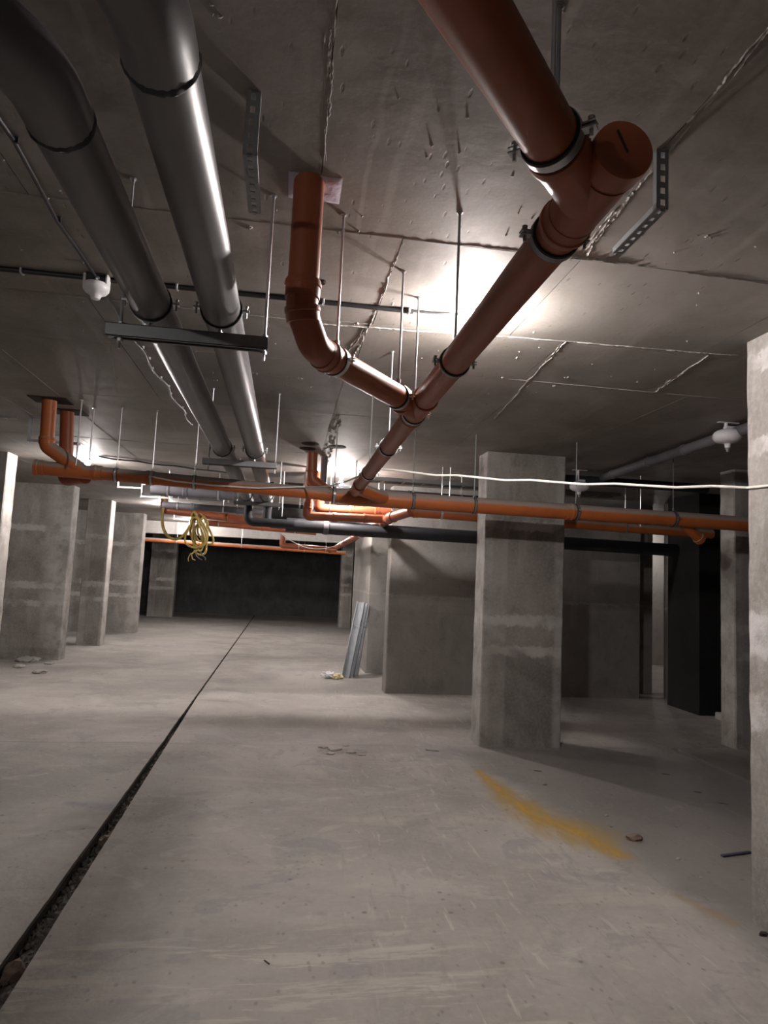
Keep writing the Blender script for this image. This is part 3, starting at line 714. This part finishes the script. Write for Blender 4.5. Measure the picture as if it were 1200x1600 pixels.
# ---- crowded pipes behind the cross pipe
def run(name, label, pts, r, mat, rad=.1, collars=(), cat='pipe', rods=(), group=None):
    pts = [Vector(p) for p in pts]; t = thing(name, pts[0], label, cat, group)
    for i in range(len(pts)-1):
        seg_pipe(t, [pts[i], pts[i+1]] if len(pts) == 2 else [pts[i]+(pts[i+1]-pts[i]).normalized()*(rad*.6 if i else 0), pts[i+1]-(pts[i+1]-pts[i]).normalized()*(rad*.6 if i < len(pts)-2 else 0)], r, mat, n=18)
    for i in range(1, len(pts)-1):
        a = pts[i]+(pts[i-1]-pts[i]).normalized()*rad; b = pts[i]+(pts[i+1]-pts[i]).normalized()*rad
        seg_pipe(t, arc_path([a, pts[i], b], rad*.9, 6), r+.004, mat, 'elbow', 18)
        collar(t, a, pts[i]-pts[i-1], r+.001, .05, mat)
    for k, f in collars:
        d = pts[k+1]-pts[k]; collar(t, pts[k]+d*f, d, r, .06, mat)
    for k, f in rods:
        q = pts[k].lerp(pts[k+1], f); d = (pts[k+1]-pts[k]).normalized()
        MB().lathe(q-d*.012, d, [(0,r+.001), (.0005,r+.006), (.0235,r+.006), (.024,r+.001)], 20).build('clamp_band', 'zinc', t)
        MB().lathe((q.x, q.y, q.z+r), (0,0,1), [(0,.0045), (CZ-q.z-r,.0045)], 8).build('threaded_rod', 'zinc', t)
    return t
run('orange_riser_pipe', 'orange riser pipe near the round ceiling holes, bending behind the cross pipe', [(.205, 6.9, CZ+.01), (.212, 6.9, 2.48), (.52, 6.95, 2.30)], .055, 'orange_pvc', .07)
run('grey_riser_pipe', 'grey riser pipe right beside the orange riser by the ceiling holes', [(.34, 7.05, CZ+.01), (.34, 7.05, 2.32)], .036, 'grey_lilac')
run('orange_riser_pipe', 'bright lit orange riser bending into the lower horizontal pipe', [(.22, 7.85, CZ+.01), (.215, 7.85, 2.185), (1.13, 7.85, 2.20)], .05, 'orange_pvc', .08, [(1, .35), (1, .75)])
run('orange_riser_pipe', 'bright lit orange riser bending into the upper horizontal pipe', [(.345, 8.2, CZ+.01), (.36, 8.2, 2.31), (1.25, 8.2, 2.31)], .062, 'orange_pvc', .09, [(1, .45), (1, .8)])
run('orange_drain_pipe', 'shaded orange pipe behind the cross pipe, running behind the broad column', [(1.30, 7.2, 2.24), (4.9, 7.2, 2.19)], .056, 'orange_dusty', collars=[(0, .02), (0, .5)], rods=[(0, .1), (0, .7)])
run('orange_drain_pipe', 'orange pipe with many sockets running away past the dark insulated pipe', [(1.32, 7.15, 2.245), (1.16, 7.6, 2.2), (1.13, 17.6, 2.16)], .058, 'orange_pvc', .06, [(1, .02), (1, .045), (1, .09), (1, .16), (1, .22), (1, .28), (1, .4), (1, .55)], rods=[(1, .06), (1, .3), (1, .6)])
run('orange_drain_pipe', 'orange pipe crossing under the pale far beam', [(-4.0, 18.4, 2.25), (1.6, 18.4, 2.15)], .055, 'orange_dusty', collars=[(0, .3), (0, .7)], rods=[(0, .2), (0, .5), (0, .8)])
run('orange_drain_pipe', 'orange pipe crossing the hall well behind the yellow hose', [(-1.5, 13.0, 2.395), (.55, 13.0, 2.325)], .055, 'orange_pvc', collars=[(0, .5)], rods=[(0, .1), (0, .8)])
run('orange_drain_pipe', 'orange squared loop of pipe below the far grey pipes', [(-.1, 15.2, 2.36), (-.1, 15.2, 2.13), (1.12, 15.2, 2.10)], .06, 'orange_pvc', .08, rods=[(1, .3), (1, .8)])
run('orange_drain_pipe', 'orange pipe that the yellow hose coil hangs on', [(-2.02, 11.3, CZ+.01), (-2.0, 11.3, 2.45), (-.3, 11.3, 2.34)], .062, 'orange_pvc', .10, [(1, .6)], rods=[(1, .8)])
opening(-2.02, 11.3, .17, .13, 'square ceiling hole painted as a dark plate where the yellow hose comes down')
for k, (y, z, r, lab) in enumerate(((8.85, 2.50, .07, 'thick lilac grey pipe below the ceiling in the row behind the grey pipes'), (9.4, 2.36, .045, 'thin lilac grey pipe, lowest in the row behind the grey pipes'), (9.9, 2.56, .05, 'lilac grey pipe deepest in the row behind the grey pipes'))):
    run('grey_service_pipe', lab, [(-1.75+.05*k, y, z), (-.35, y, z-.02)], r, 'grey_lilac', collars=[(0, .3), (0, .75)], rods=[(0, .15), (0, .6)])
for k, (y, z, x0, x1, r, lab) in enumerate(((9.4, 2.62, .15, 3.2, .035, 'dark service pipe just under the ceiling past the crowded pipes'), (10.3, 2.52, -.2, 3.4, .05, 'dark service pipe hanging lower past the crowded pipes'), (8.4, 2.60, -.1, 2.6, .04, 'dark service pipe passing right over the lit bulb'))):
    run('dark_service_pipe', lab, [(x0, y, z), (x1, y, z-.02)], r, 'grey_dark', collars=[(0, .2), (0, .6)], rods=[(0, .1), (0, .45), (0, .85)])
hb = thing('cable_tray', (1.6, 7.9, 2.60), 'dark metal cable tray under the ceiling behind the cross pipe', 'cable tray')
MB().box((.75, 7.45, 2.60), (3.9, 7.455, 2.64)).box((.75, 7.65, 2.60), (3.9, 7.655, 2.64)).build('side_rail', 'strut_zinc', hb, False)
for k in range(14):
    x = .8+k*.235; MB().box((x, 7.455, 2.60), (x+.02, 7.65, 2.605)).build('rung', 'strut_zinc', hb, False)
for x in (.95, 2.0, 3.1): MB().lathe((x, 7.66, 2.6), (0,0,1), [(0,.004), (CZ-2.6,.004)], 6).build('threaded_rod', 'zinc', hb)
for (x, y, top, bot, lab) in ((.70, 7.2, CZ, 2.25, 'threaded rod dropping beside the lit pipes'), (.48, 8.0, CZ, 2.2, 'threaded rod between the two bright orange risers and the bulb'), (-.08, 8.3, CZ, 2.2, 'thin rod beside the drop bends of the grey pipes'), (3.84, 6.9, CZ, 2.2, 'thin rod in the dark behind the cross pipe'), (1.75, 7.2, CZ, 2.2, 'thin rod in front of the broad column, behind the cross pipe'), (-1.62, 5.34, CZ, 2.25, 'threaded rod beside the pair of orange risers'), (-1.6, 5.6, CZ, 2.3, 'short threaded rod behind the pair of orange risers')):
    o = MB().lathe((x, y, bot), (0,0,1), [(0,.006), (top-bot,.006)], 8).lathe((x, y, CZ), (0,0,-1), [(0,.014), (.003,.014)], 8).build('threaded_rod', 'zinc', None); tag(o, lab, 'rod')
for x, y, lab in ((.165, 6.42, 'round dark hole in the ceiling, the nearer of two by the orange riser'), (.15, 6.68, 'small round dark hole right before the orange riser'), (.435, 6.48, 'round dark hole in the ceiling past the rough seam')):
    o = MB().lathe((x, y, CZ+.002), (0,0,-1), [(0,.085), (.004,.085), (.0055,.075), (.0056,.001)], 24).build('core_hole', 'dark_opening', None); tag(o, lab, 'ceiling hole')
o = MB().lathe(onz(503,440,CZ)+Vector((0,0,.002)), (0,0,-1), [(0,.021), (.004,.022), (.012,.014), (.0122,.001)], 10).build('painted_pit', 'dark_opening', None); tag(o, 'small ceiling hole painted as a dark knob beside the near orange riser', 'ceiling plug')  # dark knob put where the ceiling has a small shaded hole
# pipe on the ceiling at the right
run('ceiling_conduit', 'long grey conduit pipe fixed on the ceiling beside the white round extinguisher', [(3.16, 3.2, 2.685), (3.32, 6.75, 2.685)], .042, 'grey_lilac', collars=[(0, .55), (0, .72), (0, .93)])
run('ceiling_conduit', 'dark grey pipe crossing at the end of the ceiling conduit', [(2.75, 6.85, 2.66), (4.6, 6.85, 2.66)], .05, 'grey_dark')

# ================================================================== BRACKETS
def perforated(t, p, q, nrm, wd=.038, fl=.018, mat='strut_zinc', pitch_=.034):
    """U-channel strip from p to q, perforated web with slots; nrm: side the flanges point to"""
    p = Vector(p); q = Vector(q); d = (q-p).normalized(); L = (q-p).length; nrm = Vector(nrm).normalized(); s = d.cross(nrm).normalized(); th = .0013
    mid = (p+q)/2; mb = MB()
    e = wd*.31
    for k in (-1, 1): mb.obox(mid+s*k*(wd/2-e/2), d, s, nrm, L/2, e/2, th)
    n = max(1, int(L/pitch_))
    for i in range(n+1):
        c = p + d*(L*i/n); mb.obox(c, d, s, nrm, L/n*.24, wd/2-e, th)
    mb.build('perforated_web', mat, t, False)
    for k in (-1, 1):
        MB().obox(mid+s*k*wd/2+nrm*fl/2, d, s, nrm, L/2, th, fl/2).build('flange', mat, t, False)
def bracket(top, down, fwd, L, label, wd=.038, top_leg=.0, mat='strut_zinc', nrm_v=None):
    top = Vector(top); t = thing('perforated_bracket', top, label, 'bracket', 'zinc hanger brackets on the ceiling')
    fwd = Vector(fwd).normalized(); bend = top + Vector((0,0,-down))
    perforated(t, top, bend, fwd if nrm_v is None else nrm_v, wd, .018, mat)
    perforated(t, bend, bend+fwd*L, Vector((0,0,1)), wd, .018, mat)
    if top_leg: perforated(t, top+Vector((0,0,-.002)), top+Vector((0,0,-.002))+fwd*top_leg, Vector((0,0,-1)), wd, .014, mat)
    else: perforated(t, top+Vector((0,0,-.002)), top+Vector((0,0,-.002))+fwd*.05, Vector((0,0,-1)), wd, .006, mat)
    return t
bracket((-.155, 1.69, CZ), .178, (0,1,0), .29, 'perforated zinc bracket on the ceiling between the grey pipes and the near riser', .034)
bracket((1.0, 1.69, CZ), .178, (.02,1,0), .27, 'bent perforated zinc bracket hanging beside the capped orange pipe end', .034)
for (p, dn, L, tl, lab) in (((-2.26, 6.1, CZ), .22, .42, .12, 'zinc bracket on the ceiling behind the pair of orange risers'), ((-2.62, 5.85, CZ), .08, .34, .2, 'zinc bracket beside the pair of risers, farther from the grey pipes'),
                           ((-2.43, 9.95, CZ), .14, .32, .1, 'zinc bracket on the ceiling in front of the bulb by the yellow hose'), ((-2.22, 10.5, CZ), .2, .4, .1, 'zinc bracket right beside the bulb by the yellow hose'), ((-2.5, 15.3, CZ), .16, .5, .1, 'zinc bracket on the ceiling below the pipe with the yellow hose')):
    bracket(p, dn, (1,0.02,0), L, lab, .035, tl, 'zinc')

# ================================================================== FITTINGS AND CABLES
def extinguisher(p, label, s=1.0):
    p = Vector(p); t = thing('ceiling_extinguisher', (p.x, p.y, CZ), label, 'fire extinguisher', 'round powder extinguishers on the ceiling')
    zc = p.z; R = .103*s
    MB().box((p.x-.075, p.y-.018, CZ-.006), (p.x+.085, p.y+.018, CZ)).box((p.x-.022, p.y-.02, zc+.045), (p.x+.06, p.y+.02, zc+.075)).box((p.x-.02, p.y-.014, zc+.07), (p.x-.006, p.y+.014, CZ)).build('mounting_bracket', 'enamel_white', t, False, .002)
    prof = [(-.062, .018), (-.050, .022), (-.047, .045)]
    for k in range(13):
        a = PI*(.06+.88*k/12); prof.append((-math.cos(a)*.052, max(.02, R*math.sin(a)**.62)))
    prof += [(.056, .024), (.062, .021), (.085, .019)]
    MB().lathe((p.x, p.y, zc), (0,0,-1), prof, 32).build('body', 'enamel_white', t)
    MB().lathe((p.x, p.y, zc-.085), (0,0,-1), [(0,.012), (.006,.017), (.012,.015), (.02,.008), (.028,.012), (.03,.012), (.031,.001)], 14).build('nozzle', 'zinc', t)
extinguisher((3.163, 4.46, 2.655), 'white round powder fire extinguisher under the ceiling next to the lit column')
extinguisher((3.076, 6.8, 2.58), 'white round powder fire extinguisher in the dark behind the cross pipe')
ft = thing('ceiling_fitting', (-.884, 2.97, CZ), 'small white domed ceiling fitting where two black cables cross', 'ceiling fitting')
fx, fy = -.884, 2.97
MB().box((fx-.04, fy-.022, CZ-.045), (fx+.04, fy+.022, CZ)).build('base', 'grey_dark', ft, False, .003)
for s in (-1, 1): MB().box((fx+s*.046-.006, fy-.024, CZ-.06), (fx+s*.046+.006, fy+.024, CZ-.004)).build('ear', 'white_plastic', ft, False, .004)
MB().lathe((fx, fy, CZ-.04), (0,0,-1), [(0,.035), (.004,.05), (.016,.056), (.03,.054), (.042,.045), (.05,.03), (.056,.024), (.07,.018), (.076,.001)], 24).build('dome', 'white_plastic', ft)
MB().lathe((fx+.01, fy-.026, CZ-.026), (0,-1,0), [(0,.009), (.004,.009), (.005,.004)], 10).build('screw', 'zinc', ft)

def cable(name, label, pts, r, mat, n=8, cat='cable', group=None):
    o = MB().tube(pts, r, n).build(name, mat, None); return tag(o, label, cat, group)
cd = thing('cable_conduit', (-.5, 2.99, CZ), 'straight black conduit fixed across the ceiling to the lit bulb', 'conduit')
MB().tube([(-3.0, 2.985, CZ-.011), (.52, 2.995, CZ-.011)], .011, 10).build('conduit', 'black_cable', cd)
MB().tube([(.5, 2.995, CZ-.008), (.6, 3.0, CZ-.007), (.80, 2.97, CZ-.012)], .006, 8).build('cable_tail', 'black_cable', cd)
MB().box((-3.0, 2.995, CZ-.006), (.50, 3.012, CZ)).build('back_strip', 'grey_lilac', cd, False)
for x in (-1.2, -.55, -.05, .1, .50): MB().box((x-.005, 2.974, CZ-.023), (x+.005, 3.012, CZ)).build('clip', 'zinc', cd, False, .002)
cb = thing('ceiling_cable', (-.89, 3.5, CZ), 'wavy black cable clipped along the ceiling beside the grey pipes', 'cable')
rr = random.Random(5)
pA = [(-.884+.012*math.sin(k*1.3)-.002, -.5+k*.23, CZ-.008-.01*abs(math.sin(k*1.1))) for k in range(15)] + [(-.884, 2.95, CZ-.02)]
MB().tube(pA, .007, 8).build('cable', 'black_cable', cb)
pB = [(-.884, 2.99, CZ-.02)] + [(-.905+.016*math.sin(k*.9)+k*.0012, 3.1+k*.1, CZ-.009-.006*abs(math.sin(k*.8))) for k in range(29)]
MB().tube(pB, .006, 8).build('cable', 'black_cable', cb)
for k in (5, 8, 10, 12, 14, 16, 18, 20, 22, 24, 26): 
    p = pB[k+1]; MB().box((p[0]-.001, p[1]-.003, CZ-.014), (p[0]+.011, p[1]+.004, CZ)).build('clip', 'white_plastic', cb, False, .001)
for k in (10, 11, 13):
    p = pA[k]; MB().box((p[0]-.004, p[1]-.005, CZ-.02), (p[0]+.014, p[1]+.005, CZ)).build('clip', 'black_cable', cb, False, .001)
cable('ceiling_cable', 'black cable running along the ceiling to the bulb behind the orange risers', [(-2.2+.13*k, 8.05+.5*k/9+.02*math.sin(k*1.7), CZ-.008-.008*abs(math.sin(k))) for k in range(12)], .009, 'black_cable')
cable('ceiling_cable', 'black cable along the ceiling above the row of lilac grey pipes', [(-1.75+.14*k, 9.0-.02*k+.03*math.sin(k), 2.66+.012*math.sin(k*1.3)) for k in range(12)], .012, 'black_cable')
# white wire
wp = [(2.222, 2.55, 2.00), onx(1200,759,2.219), onx(1167,762,2.216)]
pm = Vector((XM+.045, 4.5, 2.242))
wa = Vector(wp[-1])
for k in range(1, 14):
    t = k/14; p = wa.lerp(pm, t); p.z += -.10*4*t*(1-t)*.25 + .006*math.sin(k*2.1) + .0; wp.append(p)
wp += [pm, (XM+.02, 4.52, 2.256), (XM-.03, 4.57, 2.25), (XM-.054, 4.62, 2.20)]
end = Vector((.12, 5.42, 2.21))
for k in range(1, 7):
    t = k/7; wp.append(Vector((XM-.054, 4.62, 2.20)).lerp(end, t) + Vector((0,0,-.03*4*t*(1-t))))
wp += [end, (-.25, 5.43, 2.175), (-.6, 5.435, 2.175), (-.9, 5.44, 2.19), (-1.08, 5.45, 2.215)]
sm = []
for i in range(len(wp)-1):
    a = Vector(wp[i]); b = Vector(wp[i+1]); sm.append(a)
sm.append(Vector(wp[-1]))
cable('white_wire', 'thin white wire strung from the lit column over the long orange pipe', sm, .0068, 'white_wire')
cable('white_wire', 'thin pale wire sagging below the far orange loop of pipe', [(-.25+.114*k, 12.97+.095*k, 2.345-.014*k-.22*math.sin(PI*k/12)) for k in range(13)], .008, 'white_wire')

# ---- yellow hose
HY = 11.12
def hp(x, y): return ony(x, y, HY)
hs = thing('yellow_hose', hp(305, 830), 'dirty yellow corrugated hose hanging in a loop and a coil from the ceiling', 'hose')
lp = [Vector((-2.09, 11.2, CZ-.012)), hp(256, 780), hp(254, 800), hp(254, 820), hp(260, 835), hp(270, 842), hp(280, 841), hp(290, 833), hp(298, 820), hp(305, 806)]
fine = []
for i in range(len(lp)-1):
    p0 = lp[max(i-1, 0)]; p1 = lp[i]; p2 = lp[i+1]; p3 = lp[min(i+2, len(lp)-1)]
    for k in range(14):
        t = k/14; fine.append(.5*((2*p1)+(p2-p0)*t+(2*p0-5*p1+4*p2-p3)*t*t+(3*p1-p0-3*p2+p3)*t**3))
MB().tube(fine, [.026 if k % 2 else .021 for k in range(len(fine))], 10).build('hose_loop', 'yellow_hose', hs)
rr = random.Random(11)
for c in range(6):
    cx, cyy = 306+c*3+rr.uniform(-4, 4), 832+rr.uniform(-6, 6); a_, b_ = rr.uniform(5, 13), 24+rr.uniform(-7, 9); tw = rr.uniform(-.35, .35); pts = []
    for k in range(61):
        a = 2*PI*k/60; q = hp(cx+a_*math.cos(a)*(1+.25*math.sin(3*a+c))+2*math.sin(2*a)+tw*b_*math.sin(a), cyy+b_*math.sin(a)+1.5*math.sin(3*a+c)); pts.append(q + Vector((0, .05*math.sin(a)+.03*c-.1, 0)))
    MB().tube(pts, [.019 if k % 2 else .016 for k in range(len(pts))], 8, False).build('hose_coil', 'yellow_hose', hs)
for c in range(4):
    q = hp(302+c*5, 850); pts = [q + Vector((.06*math.sin(k*.9+c), -.05+.02*c, -.045*k+.02*math.sin(k*2+c))) for k in range(7)]
    MB().tube(pts, .008, 6).build('loose_end', 'yellow_hose' if c < 2 else 'grey_lilac', hs)

# ================================================================== THINGS ON THE FLOOR
def rock(p, s, mat, seed, name, label, cat, group=None, sq=.6, rot=0):
    bm = bmesh.new(); bmesh.ops.create_icosphere(bm, subdivisions=2, radius=1)
    for v in bm.verts:
        n = noise.noise(v.co*1.7+Vector((seed*3.1, seed, 0))); v.co *= 1+.45*n
        x, y = v.co.x*s[0], v.co.y*s[1]
        v.co = Vector((x*math.cos(rot)-y*math.sin(rot), x*math.sin(rot)+y*math.cos(rot), max(v.co.z, -.55)*s[2]))
    zmin = min(v.co.z for v in bm.verts)
    for v in bm.verts: v.co.z -= zmin
    me = D.meshes.new(name); bm.to_mesh(me); bm.free(); me.materials.append(M[mat])
    o = D.objects.new(name, me); COL.objects.link(o); o.location = p
    return tag(o, label, cat, group)
p = onz(990,1312,0); rock(p, (.055,.03,.022), 'brick_rubble', 1, 'stone', 'flat brown stone lying by the yellow stain', 'stone')
p = onz(147,1322,-.05); p.x = -.905; rock((p.x, p.y, -.05), (.035,.045,.038), 'brick_rubble', 2, 'stone', 'reddish stone lodged in the floor joint', 'stone')
p = onz(12,1530,-.05); rock((-.915, p.y, -.05), (.04,.05,.04), 'brick_rubble', 5, 'stone', 'pinkish rubble piece in the floor joint, beside the bottom scuffs', 'stone')
for (x, y, s, sd) in ((850,1226,.018,3), (948,1275,.012,4), (955,1292,.010,6), (1060,1343,.014,8), (1095,1372,.010,9)):
    rock(onz(x, y, 0), (s, s*.7, s*.5), 'rubble', sd, 'pebble', 'tiny pale pebble on the darker floor by the yellow stain', 'pebble', 'pebbles near the stain')
for (x, y, s, sd) in ((40,1034,.10,21), (58,1030,.08,22), (30,1043,.06,23), (76,1038,.05,24), (62,1052,.07,25), (22,1012,.05,26)):
    q = onz(x, y, 0); q.y = min(q.y, 11.2); rock(q, (s*1.4, s, s*.5), 'rubble', sd, 'plaster_chunk', 'chunk of pale plaster rubble at the foot of the wide pier', 'rubble', 'plaster rubble at the pier foot')
for (x, y, s, sd) in ((505,1168,.03,31), (523,1172,.04,32), (548,1176,.03,33), (566,1180,.025,34), (540,1166,.02,35), (516,1178,.03,36)):
    rock(onz(x, y, 0), (s*1.4, s, s*.28), 'rubble', sd, 'mortar_crumb', 'flat crumb of mortar in the crumbly patch on the floor', 'rubble', 'mortar crumbs in the crumbly patch')
# shard
p = onz(675,1173,0); o = MB().obox(p+Vector((0,0,.006)), Vector((.93,-.36,0)), Vector((.36,.93,0)), Vector((0,0,1)), .06, .008, .006).build('plaster_sliver', 'rubble', None, False, .002); tag(o, 'thin pale sliver of plaster lying before the broad column', 'sliver')
# wrapper
p = onz(519,1060,0); wr_ = thing('crumpled_wrapper', p, 'crumpled white and yellow plastic wrapper on the floor before the metal profiles', 'wrapper')
def crumple(c, s, seed, mat, name):
    bm = bmesh.new(); bmesh.ops.create_icosphere(bm, subdivisions=3, radius=1)
    for v in bm.verts:
        n = noise.turbulence(v.co*2.3+Vector((seed, 0, 0)), 3, True); v.co = Vector((v.co.x*s[0], v.co.y*s[1], max(v.co.z, -.4)*s[2]))*(.6+.8*n)
    z0 = min(v.co.z for v in bm.verts)
    for v in bm.verts: v.co = v.co + c + Vector((0,0,-z0))
    me = D.meshes.new(name); bm.to_mesh(me); bm.free(); me.materials.append(M[mat]); o = D.objects.new(name, me); COL.objects.link(o); o.parent = wr_
crumple(Vector((-.06,0,0)), (.11,.08,.07), 3, 'white_plastic', 'white_sheet'); crumple(Vector((.07,-.03,0)), (.10,.06,.05), 8, 'yellow_film', 'yellow_sheet')
# dark strip
a = onz(1128,1339,0); b = onz(1173,1333,0); d = (b-a).normalized(); o = MB().obox((a+b)/2+Vector((0,0,.006)), d, Vector((-d.y, d.x, 0)), Vector((0,0,1)), (b-a).length/2, .011, .006).build('dark_strip', 'blue_strip', None, False, .002); tag(o, 'dark bluish strip lying on the floor beside the lit column', 'strip')
p = onz(1193,1462,0); rock(p, (.02,.012,.012), 'black_cable', 41, 'black_lump', 'small black lump at the foot of the lit column', 'debris')
for (x, y, sd) in ((1130,1256,51), (1040,1210,52), (1090,1238,53), (840,1205,54)):
    rock(onz(x, y, 0), (.035,.012,.004), 'joint_bed', sd, 'dirt_flake', 'dark flake of dirt on the darker floor', 'dirt', 'dirt flakes on the damp floor', rot=-.4)
o = MB().obox(onz(417,1504,0)+Vector((0,0,.002)), Vector((.6,-.8,0)), Vector((.8,.6,0)), Vector((0,0,1)), .017, .0018, .0018).build('twig', 'black_cable', None, False); tag(o, 'tiny dark splinter on the dusty floor', 'splinter')
# gravel in the joint
mb = MB(); rg = random.Random(9)
for k in range(2600):
    y = 1.6 + 21*rg.random()**2.0; e_ = jx(y, -1); x = e_ + (jx(y, 1)-e_)*rg.uniform(.12, .97)
    s = rg.uniform(.004, .016); c = Vector((x, y, -.045+s*.4)); n = len(mb.v)
    for q in ((1,0,0), (-1,0,0), (0,1,0), (0,-1,0), (0,0,1), (0,0,-1)):
        mb.v.append(c + Vector([qq*s*rg.uniform(.6, 1.3) for qq in q]) + Vector((rg.uniform(-.3,.3)*s, rg.uniform(-.3,.3)*s, 0)))
    for t in ((0,2,4), (2,1,4), (1,3,4), (3,0,4), (2,0,5), (1,2,5), (3,1,5), (0,3,5)): mb.f.append([n+i for i in t])
gv = mb.build('gravel', 'gravel', None, False); tag(gv, 'loose gravel and dirt lying in the open floor joint', 'gravel', kind='stuff')
# ---- metal profiles leaning on the pier
bundle = [((.0, .0), 1.0), ((.06, .04), .98), ((-.05, .08), 1.02), ((.02, .11), .96)]
fb = onz(546, 1045, 0)
def profile(base, top, wd, fl, label):
    base = Vector(base); top = Vector(top); t = thing('metal_profile', base, label, 'metal profile', 'metal profiles leaning on the pier')
    d = (top-base).normalized(); L = (top-base).length; s = Vector((1, -.35, 0)).normalized(); s = (s - d*s.dot(d)).normalized(); n = d.cross(s).normalized()
    if n.y > 0: n = -n
    mid = (base+top)/2
    MB().obox(mid, s, n, d, wd/2, .0015, L/2).build('web', 'profile_zinc', t, False)
    for k in (-1, 1): MB().obox(mid+s*k*wd/2+n*fl/2, s, n, d, .0015, fl/2, L/2).build('flange', 'profile_zinc', t, False)
    for k in (-1, 1): MB().obox(mid+s*k*(wd/2-.006)+n*fl, s, n, d, .006, .0012, L/2).build('lip', 'profile_zinc', t, False)
TB = Vector((1.27, 10.66, 1.10))
profile((.99, 10.20, .002), (1.20, 10.47, 1.12), .12, .05, 'zinc profile with open channel, outermost of the bundle leaning on the pier')
profile((1.06, 10.33, .002), (1.26, 10.57, 1.10), .12, .05, 'zinc profile in the middle of the bundle leaning on the pier')
profile((1.15, 10.46, .002), (1.31, 10.675, 1.06), .10, .05, 'zinc profile closest to the pier in the leaning bundle')
sd = thing('bundle_strap', (1.15, 10.5, .75), 'thin wire strap tied round the leaning metal profiles', 'strap')
c = Vector((1.155, 10.44, .76)); mb = MB()
mb.tube([c+Vector((-.085,-.02,.02)), c+Vector((-.06,-.11,.01)), c+Vector((.07,-.12,-.03)), c+Vector((.16,.08,-.02)), c+Vector((.0,.15,.02)), c+Vector((-.085,-.02,.02))], .006, 6); mb.build('strap_wire', 'zinc', sd)
